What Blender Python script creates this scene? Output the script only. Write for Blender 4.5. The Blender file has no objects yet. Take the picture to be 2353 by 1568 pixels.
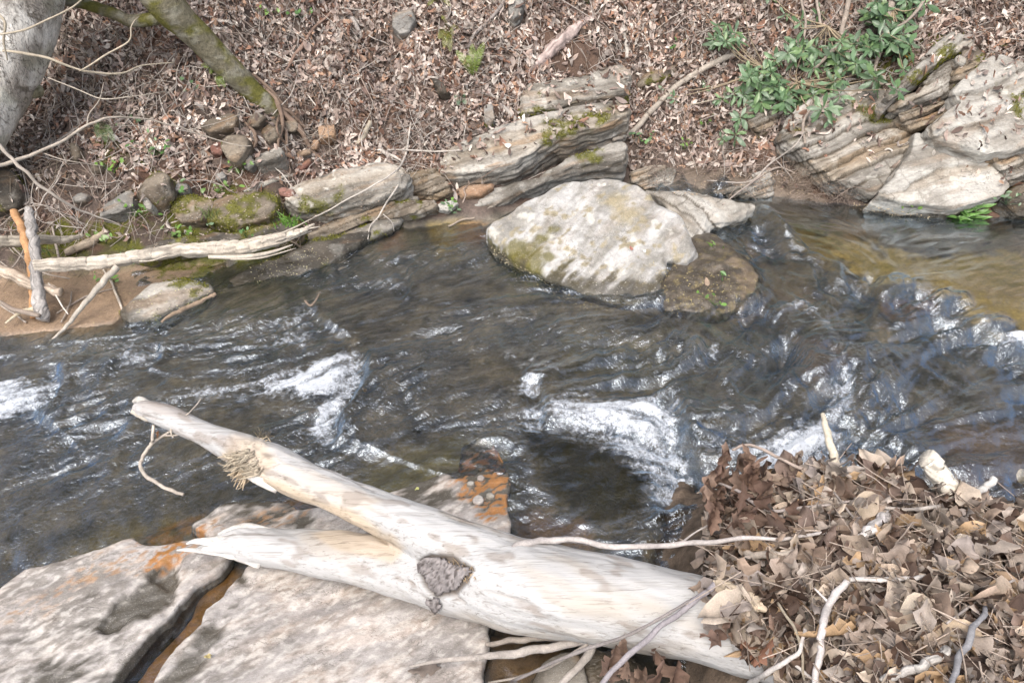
import bpy, math, random
import numpy as np
from mathutils import Vector, Matrix
from mathutils.bvhtree import BVHTree

C = bpy.context.scene.collection
SC = bpy.context.scene
rad = math.radians

# ------------------------------------------------------------------ camera, sky, sun, exposure
CAMH, PITCH, FPX = 2.2, rad(36.0), 1764.0          # pixel notes below are on a 2352 x 1568 sheet
cam = bpy.data.objects.new('camera', bpy.data.cameras.new('camera'))
C.objects.link(cam)
cam.location = (0, 0, CAMH)
cam.rotation_euler = (rad(90) - PITCH, 0, 0)
cam.data.lens = 27.0
cam.data.sensor_width = 36.0
cam.data.clip_start = 0.05
cam.data.clip_end = 500
SC.camera = cam

SUN_EL, SUN_AZ = rad(58), rad(200)
world = bpy.data.worlds.new('World')
SC.world = world
world.use_nodes = True
wn, wl = world.node_tree.nodes, world.node_tree.links
sky = wn.new('ShaderNodeTexSky')
sky.sky_type = 'NISHITA'
sky.sun_disc = False
sky.sun_elevation = SUN_EL
sky.sun_rotation = SUN_AZ
sky.dust_density = 6.0
sky.air_density = 1.0
sky.ozone_density = 1.0
hs = wn.new('ShaderNodeHueSaturation')
hs.inputs['Saturation'].default_value = 0.76
wl.new(sky.outputs[0], hs.inputs['Color'])
bg = wn['Background']
wl.new(hs.outputs[0], bg.inputs['Color'])
bg.inputs['Strength'].default_value = 0.15

sun = bpy.data.objects.new('sun', bpy.data.lights.new('sun', 'SUN'))
C.objects.link(sun)
sun.data.energy = 0.62
sun.data.angle = rad(36)
sun.data.color = (1.0, 0.98, 0.955)
# direction the light comes from: azimuth measured like the sky's rotation
sd = Vector((math.sin(SUN_AZ) * math.cos(SUN_EL), math.cos(SUN_AZ) * math.cos(SUN_EL), math.sin(SUN_EL)))
sun.rotation_euler = sd.to_track_quat('Z', 'Y').to_euler()
SC.view_settings.view_transform = 'Standard'
SC.view_settings.look = 'None'
SC.view_settings.gamma = 1.0
SC.view_settings.use_curve_mapping = False
SC.view_settings.exposure = 0.86
SC.cycles.max_bounces = 6
SC.cycles.transparent_max_bounces = 8
SC.cycles.use_denoising = True

# ------------------------------------------------------------------ maths helpers
rng = np.random.default_rng(11)
CT, ST = math.cos(PITCH), math.sin(PITCH)
CAM = np.array([0, 0, CAMH])

def ray(u, v):
    a, b = (u - 1176.0) / FPX, (784.0 - v) / FPX
    return np.array([a, CT + b * ST, -ST + b * CT])

def P(u, v, z=0.0):
    d = ray(u, v)
    return CAM + d * ((z - CAMH) / d[2])

def PD(u, v, dep):
    return CAM + ray(u, v) * dep

def proj(p):
    p = np.atleast_2d(p)
    x, y, z = p[:, 0], p[:, 1], p[:, 2] - CAMH
    dep = y * CT - z * ST
    up = y * ST + z * CT
    dep = np.maximum(dep, 0.05)
    return 1176 + FPX * x / dep, 784 - FPX * up / dep, dep

_perm = np.random.default_rng(5).permutation(256)
_perm = np.concatenate([_perm, _perm, _perm])
_grad = np.random.default_rng(6).normal(size=(256, 3))
_grad /= np.linalg.norm(_grad, axis=1)[:, None]

def noise(p, seed=0):
    p = np.asarray(p, float) + seed * 17.137
    i = np.floor(p).astype(int)
    f = p - i
    w = f * f * f * (f * (f * 6 - 15) + 10)
    i &= 255
    out = 0
    for dx in (0, 1):
        wx = w[:, 0] if dx else 1 - w[:, 0]
        for dy in (0, 1):
            wy = w[:, 1] if dy else 1 - w[:, 1]
            for dz in (0, 1):
                wz = w[:, 2] if dz else 1 - w[:, 2]
                h = _perm[_perm[_perm[(i[:, 0] + dx) & 255] + ((i[:, 1] + dy) & 255)] + ((i[:, 2] + dz) & 255)]
                g = _grad[h]
                out = out + wx * wy * wz * (g[:, 0] * (f[:, 0] - dx) + g[:, 1] * (f[:, 1] - dy) + g[:, 2] * (f[:, 2] - dz))
    return out * 1.6

def fbm(p, octaves=4, seed=0, gain=0.5, lac=2.03):
    p = np.asarray(p, float)
    out, a, s = 0, 1.0, 1.0
    for k in range(octaves):
        out = out + a * noise(p * s, seed + k * 3)
        a *= gain
        s *= lac
    return out

def smooth(x, a, b):
    t = np.clip((x - a) / (b - a), 0, 1)
    return t * t * (3 - 2 * t)

def polydist(px, py, poly):
    """signed distance (inside +), nearest boundary point"""
    poly = np.asarray(poly, float)
    n = len(poly)
    best = np.full(px.shape, 1e18)
    nx, ny = np.zeros_like(px), np.zeros_like(py)
    inside = np.zeros(px.shape, bool)
    for k in range(n):
        x0, y0 = poly[k]
        x1, y1 = poly[(k + 1) % n]
        dx, dy = x1 - x0, y1 - y0
        L = dx * dx + dy * dy + 1e-12
        t = np.clip(((px - x0) * dx + (py - y0) * dy) / L, 0, 1)
        qx, qy = x0 + t * dx, y0 + t * dy
        d = (px - qx) ** 2 + (py - qy) ** 2
        m = d < best
        best = np.where(m, d, best)
        nx, ny = np.where(m, qx, nx), np.where(m, qy, ny)
        c = ((y0 > py) != (y1 > py))
        xi = x0 + (py - y0) * dx / (dy if abs(dy) > 1e-12 else 1e-12)
        inside ^= c & (px < xi)
    d = np.sqrt(best)
    return np.where(inside, d, -d), nx, ny

def pmask(u, v, poly, soft=20, wob=None):
    """soft mask of a patch outlined on the sheet"""
    d = polydist(u, v, poly)[0]
    if wob is not None:
        d = d + wob
    return smooth(d, -soft, soft)

def linedist(px, py, line):
    """distance to open polyline, signed by side (right of travel = +), fraction along it"""
    line = np.asarray(line, float)
    best = np.full(px.shape, 1e18)
    sg, fr = np.ones_like(px), np.zeros_like(px)
    n = len(line) - 1
    for k in range(n):
        x0, y0 = line[k]
        x1, y1 = line[k + 1]
        dx, dy = x1 - x0, y1 - y0
        t = np.clip(((px - x0) * dx + (py - y0) * dy) / (dx * dx + dy * dy + 1e-12), 0, 1)
        qx, qy = x0 + t * dx, y0 + t * dy
        d = (px - qx) ** 2 + (py - qy) ** 2
        m = d < best
        best = np.where(m, d, best)
        sg = np.where(m, np.sign(dy * (px - x0) - dx * (py - y0)), sg)
        fr = np.where(m, (k + t) / n, fr)
    return np.sqrt(best), sg, fr

# ------------------------------------------------------------------ mesh helpers
def make(name, verts, faces, mats, parent=None, attrs=None, smooth_=True, midx=None):
    """numpy verts (N,3) and faces (M,3|4) or list of such -> linked object"""
    me = mesh_data(name, verts, faces, mats, attrs, smooth_, midx)
    o = bpy.data.objects.new(name, me)
    C.objects.link(o)
    if parent is not None:
        o.parent = parent
    return o

def mesh_data(name, verts, faces, mats, attrs=None, smooth_=True, midx=None):
    me = bpy.data.meshes.new(name)
    if not isinstance(faces, (list, tuple)):
        faces = [faces]
    faces = [np.asarray(f, np.int32) for f in faces if len(f)]
    verts = np.asarray(verts, np.float32)
    me.vertices.add(len(verts))
    me.vertices.foreach_set('co', verts.ravel())
    nl = sum(f.size for f in faces)
    me.loops.add(nl)
    me.loops.foreach_set('vertex_index', np.concatenate([f.ravel() for f in faces]))
    npoly = sum(len(f) for f in faces)
    me.polygons.add(npoly)
    tot = np.concatenate([np.full(len(f), f.shape[1], np.int32) for f in faces])
    st = np.concatenate([[0], np.cumsum(tot)[:-1]]).astype(np.int32)
    me.polygons.foreach_set('loop_start', st)
    if smooth_:
        me.polygons.foreach_set('use_smooth', np.ones(npoly, bool))
    me.update(calc_edges=True)
    for k, a in (attrs or {}).items():
        a = np.asarray(a, np.float32)
        if a.ndim == 1:
            at = me.attributes.new(k, 'FLOAT', 'POINT')
            at.data.foreach_set('value', a)
        else:
            if a.shape[1] == 3:
                a = np.concatenate([a, np.ones((len(a), 1), np.float32)], 1)
            at = me.attributes.new(k, 'FLOAT_COLOR', 'POINT')
            at.data.foreach_set('color', a.ravel())
    for m in (mats if isinstance(mats, (list, tuple)) else [mats]):
        me.materials.append(m)
    if midx is not None:
        me.polygons.foreach_set('material_index', np.asarray(midx, np.int32))
    return me

class Geo:
    """collects triangles and quads with a colour per vertex"""
    def __init__(s):
        s.v, s.q, s.t, s.c, s.n = [], [], [], [], 0
    def add(s, v, q=None, t=None, col=(.5, .5, .5)):
        v = np.asarray(v, float)
        if q is not None and len(q): s.q.append(np.asarray(q) + s.n)
        if t is not None and len(t): s.t.append(np.asarray(t) + s.n)
        s.v.append(v)
        col = np.asarray(col, float)
        s.c.append(np.broadcast_to(col, (len(v), 3)) if col.ndim == 1 else col)
        s.n += len(v)
    def build(s, name, mat, parent=None, smooth_=True):
        f = []
        if s.q: f.append(np.concatenate(s.q))
        if s.t: f.append(np.concatenate(s.t))
        return make(name, np.concatenate(s.v), f, mat, parent, {'col': np.concatenate(s.c)}, smooth_)
    def data(s, name, mat, smooth_=True):
        f = []
        if s.q: f.append(np.concatenate(s.q))
        if s.t: f.append(np.concatenate(s.t))
        return mesh_data(name, np.concatenate(s.v), f, mat, {'col': np.concatenate(s.c)}, smooth_)

def catmull(pts, n):
    pts = np.asarray(pts, float)
    m = len(pts)
    if m < 3:
        t = np.linspace(0, 1, n)[:, None]
        return pts[0] * (1 - t) + pts[-1] * t
    ext = np.concatenate([[2 * pts[0] - pts[1]], pts, [2 * pts[-1] - pts[-2]]])
    t = np.linspace(0, m - 1 - 1e-6, n)
    i = t.astype(int)
    f = (t - i)[:, None]
    p0, p1, p2, p3 = ext[i], ext[i + 1], ext[i + 2], ext[i + 3]
    return 0.5 * ((2 * p1) + (-p0 + p2) * f + (2 * p0 - 5 * p1 + 4 * p2 - p3) * f ** 2 + (-p0 + 3 * p1 - 3 * p2 + p3) * f ** 3)

def tube(pts, radii, n=None, sides=8, flat=None, jitter=0.0, seed=0, cap=True):
    """lofted tube along pts; returns verts, quads, tris"""
    pts = np.asarray(pts, float)
    radii = np.asarray(radii, float)
    n = n or len(pts)
    sp = catmull(pts, n)
    r = np.interp(np.linspace(0, 1, n), np.linspace(0, 1, len(radii)), radii)
    tan = np.gradient(sp, axis=0)
    tan /= np.linalg.norm(tan, axis=1)[:, None] + 1e-12
    ref = np.array([0, 0, 1.0]) if abs(tan[:, 2]).mean() < 0.8 else np.array([0, 1.0, 0])
    b1 = np.cross(tan, ref)
    b1 /= np.linalg.norm(b1, axis=1)[:, None] + 1e-12
    b2 = np.cross(b1, tan)
    th = np.linspace(0, 2 * np.pi, sides, endpoint=False)
    fl = np.ones(n) if flat is None else np.interp(np.linspace(0, 1, n), np.linspace(0, 1, len(flat)), flat)
    ring = sp[:, None, :] + r[:, None, None] * (np.cos(th)[None, :, None] * b1[:, None, :] + (fl[:, None] * np.sin(th)[None, :])[:, :, None] * b2[:, None, :])
    v = ring.reshape(-1, 3)
    if jitter:
        c = np.repeat(sp, sides, 0)
        d = v - c
        rr = np.repeat(r, sides)
        nz = fbm(v / (rr.mean() * 2.5 + 1e-6), 2, seed)
        v = c + d * (1 + jitter * nz)[:, None]
    i, j = np.meshgrid(np.arange(n - 1), np.arange(sides), indexing='ij')
    a = i * sides + j
    b = i * sides + (j + 1) % sides
    q = np.stack([a, b, b + sides, a + sides], -1).reshape(-1, 4)
    t = []
    if cap:
        v = np.concatenate([v, [sp[0]], [sp[-1]]])
        k0, k1 = n * sides, n * sides + 1
        for j in range(sides):
            t.append((k0, (j + 1) % sides, j))
            t.append((k1, (n - 1) * sides + j, (n - 1) * sides + (j + 1) % sides))
    return v, q, np.array(t, int).reshape(-1, 3)

def grid_faces(ny, nx, keep=None):
    i, j = np.meshgrid(np.arange(ny - 1), np.arange(nx - 1), indexing='ij')
    a = i * nx + j
    q = np.stack([a, a + 1, a + nx + 1, a + nx], -1).reshape(-1, 4)
    if keep is not None:
        q = q[keep.reshape(-1)]
    return q

def compact(v, faces, attrs):
    used = np.zeros(len(v), bool)
    for f in faces: used[f.ravel()] = True
    idx = np.cumsum(used) - 1
    return v[used], [idx[f] for f in faces], {k: a[used] for k, a in attrs.items()}

def tag(o, label=None, cat=None, group=None, kind=None):
    if label: o['label'] = label
    if cat: o['category'] = cat
    if group: o['group'] = group
    if kind: o['kind'] = kind
    return o

def empty(name, loc):
    o = bpy.data.objects.new(name, None)
    C.objects.link(o)
    o.location = Vector(loc)
    o.empty_display_size = 0.05
    return o

def origin_to(o, loc):
    """move a mesh object's origin to loc, keeping its shape in place"""
    loc = Vector(loc)
    o.data.transform(Matrix.Translation(-loc))
    o.location = loc
    return o

# ------------------------------------------------------------------ materials
def mat_new(name):
    m = bpy.data.materials.new(name)
    m.use_nodes = True
    nt = m.node_tree
    return m, nt.nodes, nt.links, nt.nodes['Principled BSDF'], nt.nodes['Material Output']

def nmix(N, L, fac, a, b, blend='MIX'):
    n = N.new('ShaderNodeMix')
    n.data_type = 'RGBA'
    n.blend_type = blend
    for sock, val in ((n.inputs[0], fac), (n.inputs[6], a), (n.inputs[7], b)):
        if isinstance(val, bpy.types.NodeSocket): L.new(val, sock)
        elif isinstance(val, (int, float)): sock.default_value = val
        else: sock.default_value = (*val, 1)
    return n.outputs[2]

def ntex(N, L, scale, detail=5, rough=0.6, vec=None, dist=0.0):
    n = N.new('ShaderNodeTexNoise')
    n.inputs['Scale'].default_value = scale
    n.inputs['Detail'].default_value = detail
    n.inputs['Roughness'].default_value = rough
    n.inputs['Distortion'].default_value = dist
    if vec is not None: L.new(vec, n.inputs['Vector'])
    return n.outputs['Fac']

def nramp(N, L, fac, a, b, ca=(0, 0, 0), cb=(1, 1, 1)):
    r = N.new('ShaderNodeValToRGB')
    r.color_ramp.elements[0].position = a
    r.color_ramp.elements[1].position = b
    r.color_ramp.elements[0].color = (*ca, 1)
    r.color_ramp.elements[1].color = (*cb, 1)
    L.new(fac, r.inputs[0])
    return r.outputs[0]

def nattr(N, name, kind='Color'):
    n = N.new('ShaderNodeAttribute')
    n.attribute_name = name
    return n.outputs[kind]

def nmap(N, L, scale=(1, 1, 1), rot=(0, 0, 0), src='Object'):
    t = N.new('ShaderNodeTexCoord')
    m = N.new('ShaderNodeMapping')
    m.inputs['Scale'].default_value = scale
    m.inputs['Rotation'].default_value = rot
    L.new(t.outputs[src], m.inputs['Vector'])
    return m.outputs[0]

def nbump(N, L, h, strength, dist, normal=None):
    b = N.new('ShaderNodeBump')
    b.inputs['Strength'].default_value = strength
    b.inputs['Distance'].default_value = dist
    L.new(h, b.inputs['Height'])
    if normal is not None: L.new(normal, b.inputs['Normal'])
    return b.outputs[0]

def nmath(N, L, op, a, b=None, c=None, clamp=False):
    n = N.new('ShaderNodeMath')
    n.operation = op
    n.use_clamp = clamp
    for k, val in enumerate((a, b, c)):
        if val is None: continue
        if isinstance(val, bpy.types.NodeSocket): L.new(val, n.inputs[k])
        else: n.inputs[k].default_value = val
    return n.outputs[0]

def mat_vcol(name, rough=0.8, scale=60, var=0.35, bump=0.4, bdist=0.006, stretch=(1, 1, 1), rot=(0, 0, 0), wet=False, spec=0.3, fine=3.0, speck=0.0, lines=0.0):
    """surface whose own colour comes with the mesh; the nodes add grain and fine relief"""
    m, N, L, B, O = mat_new(name)
    vec = nmap(N, L, stretch, rot)
    n1 = ntex(N, L, scale, 6, 0.65, vec)
    n2 = ntex(N, L, scale * fine, 4, 0.6, vec)
    col = nattr(N, 'col')
    s = nmath(N, L, 'MULTIPLY_ADD', n1, var * 3.0, 1 - var * 1.5)
    s2 = nmath(N, L, 'MULTIPLY_ADD', n2, var * 2.0, 1 - var)
    s3 = nmath(N, L, 'MULTIPLY', s, s2)
    cc = N.new('ShaderNodeCombineColor')
    for k in range(3): L.new(s3, cc.inputs[k])
    c = nmix(N, L, 1.0, col, cc.outputs[0], 'MULTIPLY')
    if speck:
        vo = N.new('ShaderNodeTexVoronoi')
        vo.inputs['Scale'].default_value = scale * 2.5
        L.new(vec, vo.inputs['Vector'])
        sp = nramp(N, L, vo.outputs['Distance'], 0.10, 0.22, (1, 1, 1), (0, 0, 0))
        spv = nmath(N, L, 'MULTIPLY', sp, speck)
        c = nmix(N, L, spv, c, (0.75, 0.72, 0.66))
    if lines:
        ln_ = ntex(N, L, scale * .28, 6, 0.62, vec, 1.2)
        d_ = nmath(N, L, 'ABSOLUTE', nmath(N, L, 'SUBTRACT', ln_, 0.5))
        lr_ = nramp(N, L, d_, 0.002, 0.012, (1, 1, 1), (0, 0, 0))
        ms_ = nramp(N, L, ntex(N, L, scale * .12, 3, 0.5, vec), 0.48, 0.60)
        c = nmix(N, L, nmath(N, L, 'MULTIPLY', nmath(N, L, 'MULTIPLY', lr_, ms_), lines), c, (0.05, 0.04, 0.03))
    L.new(c, B.inputs['Base Color'])
    B.inputs['Specular IOR Level'].default_value = spec
    if wet:
        w = nattr(N, 'wet', 'Fac')
        r = nmath(N, L, 'MULTIPLY_ADD', w, -(rough - 0.22), rough, True)
        L.new(r, B.inputs['Roughness'])
        sp = nmath(N, L, 'MULTIPLY_ADD', w, 0.35, spec, True)
        L.new(sp, B.inputs['Specular IOR Level'])
    else:
        B.inputs['Roughness'].default_value = rough
    b1 = nbump(N, L, n1, bump, bdist)
    b2 = nbump(N, L, n2, bump * 0.8, bdist * 0.35, b1)
    L.new(b2, B.inputs['Normal'])
    return m

M = {}
M['ground'] = mat_vcol('soil_and_gravel', 0.9, 55, 0.45, 0.9, 0.010, wet=True, speck=0.0)
M['rock'] = mat_vcol('schist_rock', 0.82, 26, 0.30, 0.8, 0.010, (0.55, 1, 1), wet=True, fine=4, lines=.7, speck=.25)
M['boulder'] = mat_vcol('pale_boulder', 0.85, 34, 0.32, 0.8, 0.008, wet=True, fine=3.5, lines=.6, speck=.3)
M['slab'] = mat_vcol('granite_slab', 0.75, 85, 0.30, 0.6, 0.004, (0.7, 1.3, 1), (0, 0, rad(-32)), wet=True, fine=3, lines=.75, speck=.4)
M['litter'] = mat_vcol('dead_leaves', 0.62, 40, 0.28, 0.5, 0.003, spec=0.35)
M['twig'] = mat_vcol('weathered_twigs', 0.8, 90, 0.35, 0.6, 0.002, spec=0.2)
M['green'] = mat_vcol('green_leaves', 0.36, 50, 0.18, 0.3, 0.002, spec=0.7)
M['moss'] = mat_vcol('moss_blades', 0.9, 120, 0.3, 0.0, 0.001, spec=0.1)
M['bark_moss'] = mat_vcol('mossy_bark', 0.9, 38, 0.48, 1.0, 0.014, (1, 1, 1), spec=0.2, lines=.6)
M['bark_pale'] = mat_vcol('pale_bark', 0.85, 30, 0.40, 1.0, 0.016, (1, 1, 0.5), spec=0.2, lines=.85)
M['fibre'] = mat_vcol('torn_fibres', 0.8, 80, 0.3, 0.4, 0.002, spec=0.2)

# leaves let a little light through
for k in ('litter', 'green'):
    nt = M[k].node_tree
    B = nt.nodes['Principled BSDF']
    tr = nt.nodes.new('ShaderNodeBsdfTranslucent')
    mx = nt.nodes.new('ShaderNodeMixShader')
    mx.inputs[0].default_value = 0.18
    nt.links.new(B.inputs['Base Color'].links[0].from_socket, tr.inputs['Color'])
    nt.links.new(B.outputs[0], mx.inputs[1])
    nt.links.new(tr.outputs[0], mx.inputs[2])
    nt.links.new(mx.outputs[0], nt.nodes['Material Output'].inputs['Surface'])

def mat_driftwood(name, axis_rot):
    m, N, L, B, O = mat_new(name)
    vec = nmap(N, L, (0.6, 30, 30), axis_rot)
    vec2 = nmap(N, L, (1.0, 3.5, 3.5), axis_rot)
    g = ntex(N, L, 3.2, 8, 0.65, vec, 0.6)
    g2 = ntex(N, L, 7.0, 5, 0.6, vec, 0.2)
    big = ntex(N, L, 2.6, 4, 0.6, vec2)
    col = nattr(N, 'col')
    c = nmix(N, L, nramp(N, L, g, 0.28, 0.48), (0.50, 0.465, 0.42), (1.0, 1.0, 1.0))
    c = nmix(N, L, 1.0, col, c, 'MULTIPLY')
    c = nmix(N, L, nmath(N, L, 'MULTIPLY', nramp(N, L, big, 0.56, 0.78), 0.3), c, (0.52, 0.47, 0.39))
    # thin checks and worm marks in the wood itself
    cr = nramp(N, L, g2, 0.33, 0.39, (1, 1, 1), (0, 0, 0))
    cr = nmath(N, L, 'MULTIPLY', cr, nramp(N, L, ntex(N, L, 3.5, 3, 0.5, vec2), 0.42, 0.56))
    c = nmix(N, L, nmath(N, L, 'MULTIPLY', cr, 0.6), c, (0.09, 0.07, 0.055))
    L.new(c, B.inputs['Base Color'])
    B.inputs['Roughness'].default_value = 0.62
    B.inputs['Specular IOR Level'].default_value = 0.3
    b1 = nbump(N, L, g, 0.55, 0.006)
    b2 = nbump(N, L, g2, 0.5, 0.003, b1)
    L.new(b2, B.inputs['Normal'])
    return m

def mat_water():
    m, N, L, B, O = mat_new('stream_water')
    N.remove(B)
    vec = nmap(N, L, (1, 1, 1))
    rough_w = nattr(N, 'chop', 'Fac')
    n1 = ntex(N, L, 62, 3, 0.55, vec, 0.8)
    h = nmath(N, L, 'MULTIPLY', n1, rough_w)
    bmp = nbump(N, L, h, 0.8, 0.009)
    fr = N.new('ShaderNodeFresnel')
    fr.inputs['IOR'].default_value = 1.55
    L.new(bmp, fr.inputs['Normal'])
    tr = N.new('ShaderNodeBsdfTransparent')
    tr.inputs['Color'].default_value = (0.94, 0.92, 0.83, 1)
    gl = N.new('ShaderNodeBsdfGlossy')
    gl.inputs['Roughness'].default_value = 0.075
    gl.inputs['Color'].default_value = (0.76, 0.88, 1.0, 1)
    L.new(bmp, gl.inputs['Normal'])
    mx = N.new('ShaderNodeMixShader')
    L.new(nmath(N, L, 'MULTIPLY', fr.outputs[0], 3.3, clamp=True), mx.inputs[0])
    L.new(tr.outputs[0], mx.inputs[1])
    L.new(gl.outputs[0], mx.inputs[2])
    # foam: bubbles of air, white, broken up by fine noise
    foam = nattr(N, 'foam', 'Fac')
    fn = ntex(N, L, 150, 4, 0.7, vec)
    fn2 = ntex(N, L, 45, 3, 0.6, vec)
    fsum = nmath(N, L, 'ADD', foam, nmath(N, L, 'MULTIPLY', nmath(N, L, 'SUBTRACT', nmath(N, L, 'ADD', fn, fn2), 1.0), 1.5))
    ff = nmath(N, L, 'MULTIPLY', nramp(N, L, fsum, 0.30, 1.10), .95)
    ff = nmath(N, L, 'MULTIPLY', ff, nramp(N, L, foam, 0.03, 0.3))
    fd = N.new('ShaderNodeBsdfPrincipled')
    fd.inputs['Base Color'].default_value = (0.57, 0.61, 0.66, 1)
    fd.inputs['Roughness'].default_value = 0.5
    fb = nbump(N, L, fn, 0.6, 0.006, bmp)
    L.new(fb, fd.inputs['Normal'])
    mf = N.new('ShaderNodeMixShader')
    L.new(ff, mf.inputs[0])
    L.new(mx.outputs[0], mf.inputs[1])
    L.new(fd.outputs[0], mf.inputs[2])
    L.new(mf.outputs[0], O.inputs['Surface'])
    return m
M['water'] = mat_water()

# ------------------------------------------------------------------ ground sheet: bank, sand bar and stream bed
FOOT = [(-700, 690), (-300, 650), (0, 628), (200, 615), (330, 605), (450, 592), (600, 575), (700, 548), (850, 522), (1000, 505), (1130, 498),
        (1250, 450), (1450, 420), (1600, 425), (1720, 455), (1850, 470), (2000, 492), (2200, 510), (2352, 525), (2800, 560)]
_fw = np.array([P(u, v, 0.02)[:2] for u, v in FOOT])
_o = np.argsort(_fw[:, 0])
_fw = _fw[_o]

SANDBAR = [(-400, 640), (0, 610), (200, 608), (330, 600), (470, 590), (520, 610), (470, 640), (350, 668), (300, 720), (262, 752), (120, 768), (0, 778), (-400, 800)]
POOL = [(1835, 545), (1900, 540), (2060, 575), (2180, 590), (2400, 600), (2900, 640), (2900, 860), (2380, 800), (2290, 745), (2200, 700), (2120, 650), (2010, 640), (1960, 640), (1890, 590)]
POOLZ = [(1740, 470), (1900, 480), (2400, 520), (3000, 560), (3100, 900), (2400, 800), (2200, 720), (2080, 730), (1960, 650), (1850, 590), (1740, 530)]

RAISE = [([(500, 1270), (580, 1330), (480, 1450), (330, 1640), (230, 1640), (340, 1500), (430, 1400)], -0.030, 14),
         ([(190, 1440), (330, 1300), (420, 1330), (330, 1440)], -0.025, 12),
         ([(120, 1300), (330, 1200), (520, 1150), (780, 1130), (1000, 1010), (1180, 1000), (1210, 1240), (1160, 1300), (300, 1400), (-100, 1450), (0, 1360)], -0.032, 26),
         ([(1100, 1430), (1320, 1450), (1320, 1640), (1100, 1640)], -0.035, 15),
         ([(1090, 540), (1250, 680), (1400, 740), (1550, 760), (1760, 740), (1780, 640), (1700, 520), (1740, 480), (1860, 560), (2080, 730), (2000, 740), (1850, 640)], -0.045, 22),
         ([(460, 650), (700, 540), (880, 530), (800, 620), (500, 720)], -0.03, 25)]
def water_level(x, y):
    q = np.stack([x, y, 0 * x + 0.03], -1)
    u, v, _ = proj(q)
    pool = pmask(u, v, POOLZ, 55)
    return 0.010 * np.clip(x, -6, 6) + 0.045 * pool

def ground(x, y):
    foot = np.interp(x, _fw[:, 0], _fw[:, 1])
    s = y - foot + 0.05 * np.sin(x * 3.1) * 0
    z = np.interp(s, [-9, -6, -4.0, -0.5, -0.12, 0, 0.10, 0.25, 0.5, 1.0, 2.0, 5.0, 9, 60],
                  [1.2, 0.30, -0.11, -0.10, -0.05, 0.0, 0.07, 0.16, 0.33, 0.72, 1.5, 3.5, 4.6, 12])
    # left part of the bank is steeper and its top hangs over
    left = smooth(-x, 1.3, 2.3)
    z = z + left * np.interp(s, [0, 0.15, 0.4, 1.2, 3], [0, 0.02, 0.06, 0.18, 0.3])
    u, v, _ = proj(np.stack([x, y, np.zeros_like(x)], -1))
    sb = pmask(u, v, SANDBAR, 22)
    z = np.where(z < 0.03, np.maximum(z, (-0.11 + 0.125 * sb + 0.012 * x * sb)) * sb + z * (1 - sb), z)
    for poly, zt, sf in RAISE:
        m = pmask(u, v, poly, sf)
        z = np.where(z < .02, z * (1 - m) + zt * m, z)
    p3 = np.stack([x, y, np.zeros_like(x)], -1)
    onb = smooth(s, 0.0, 0.3)
    z = z + fbm(p3 * 2.1, 3, 1) * (0.015 + 0.075 * onb) * (1 - sb * (1 - onb) * 0.8)
    z = z + fbm(p3 * 11, 3, 2) * (0.010 + 0.016 * onb) * (1 - sb * (1 - onb) * 0.85)
    # gullies and little ledges running down the slope
    z = z + onb * 0.03 * noise(p3 * np.array([5.0, 1.6, 1]), 9)
    return z

def ground1(x, y):
    return float(ground(np.array([x], float), np.array([y], float))[0])

def axis(lo, hi, step, far_lo, far_hi, k=1.35):
    a = list(np.arange(lo, hi + step / 2, step))
    s, x = step, lo
    while x > far_lo:
        s *= k; x -= s; a.insert(0, x)
    s, x = step, a[-1]
    while x < far_hi:
        s *= k; x += s; a.append(x)
    return np.array(a)

gx = axis(-3.9, 3.9, 0.0135, -60, 60)
gy = axis(1.0, 6.6, 0.0135, -30, 60)
X, Y = np.meshgrid(gx, gy)
xf, yf = X.ravel(), Y.ravel()
zf = ground(xf, yf)
p = np.stack([xf, yf, zf], -1)
gu, gv, gd = proj(p)
foot = np.interp(xf, _fw[:, 0], _fw[:, 1])
s_ = yf - foot
n_a = fbm(p * 6, 4, 21)
n_b = fbm(p * 24, 3, 22)
n_c = fbm(p * 2.2, 3, 23)
soil = np.array([0.105, 0.080, 0.066])[None] * (1 + 0.5 * n_a)[:, None] + 0.04 * np.clip(n_b, 0, 1)[:, None] * np.array([1, .85, .75])
redd = smooth(n_c, 0.1, 0.6)[:, None]
soil = soil * (1 - redd * 0.5) + redd * 0.5 * np.array([0.15, 0.075, 0.045])
bed = np.array([0.125, 0.110, 0.086])[None] * (1 + 0.8 * n_a)[:, None] + 0.08 * smooth(n_b, 0.1, 0.7)[:, None] * np.array([1, .85, .65])
col = bed.copy()
def blend(mask, c, amt=1.0):
    global col
    m = (mask * amt)[:, None]
    col = col * (1 - m) + m * np.asarray(c)
wob = 26 * n_a + 12 * n_b
sandc = np.array([0.50, 0.40, 0.20])[None] * (1 + 0.22 * fbm(p * np.array([3, 14, 1]), 3, 30))[:, None]
blend(pmask(gu, gv, POOL, 14, wob), sandc)
blend(pmask(gu, gv, [(1950, 585), (2352, 590), (2400, 650), (2150, 640), (2000, 625)], 30, wob), (0.20, 0.20, 0.07), 0.45)
blend(pmask(gu, gv, [(1880, 495), (2050, 500), (2100, 530), (1950, 545), (1880, 530)], 14, wob), (0.21, 0.14, 0.08), 0.75)
blend(pmask(gu, gv, [(1700, 480), (1840, 480), (1960, 640), (2090, 720), (2060, 735), (1900, 620)], 16, wob), (0.17, 0.13, 0.055), 0.8)
blend(pmask(gu, gv, [(1600, 530), (1760, 540), (1900, 700), (1700, 740), (1640, 640)], 40, wob), (0.17, 0.12, 0.075), 0.6)
blend(pmask(gu, gv, [(2020, 690), (2140, 680), (2150, 730), (2040, 740)], 20, wob), (0.17, 0.085, 0.05), 0.6)
blend(pmask(gu, gv, [(860, 510), (900, 500), (920, 560), (880, 580)], 18, wob * .5), (0.24, 0.12, 0.05), 0.8)
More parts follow.
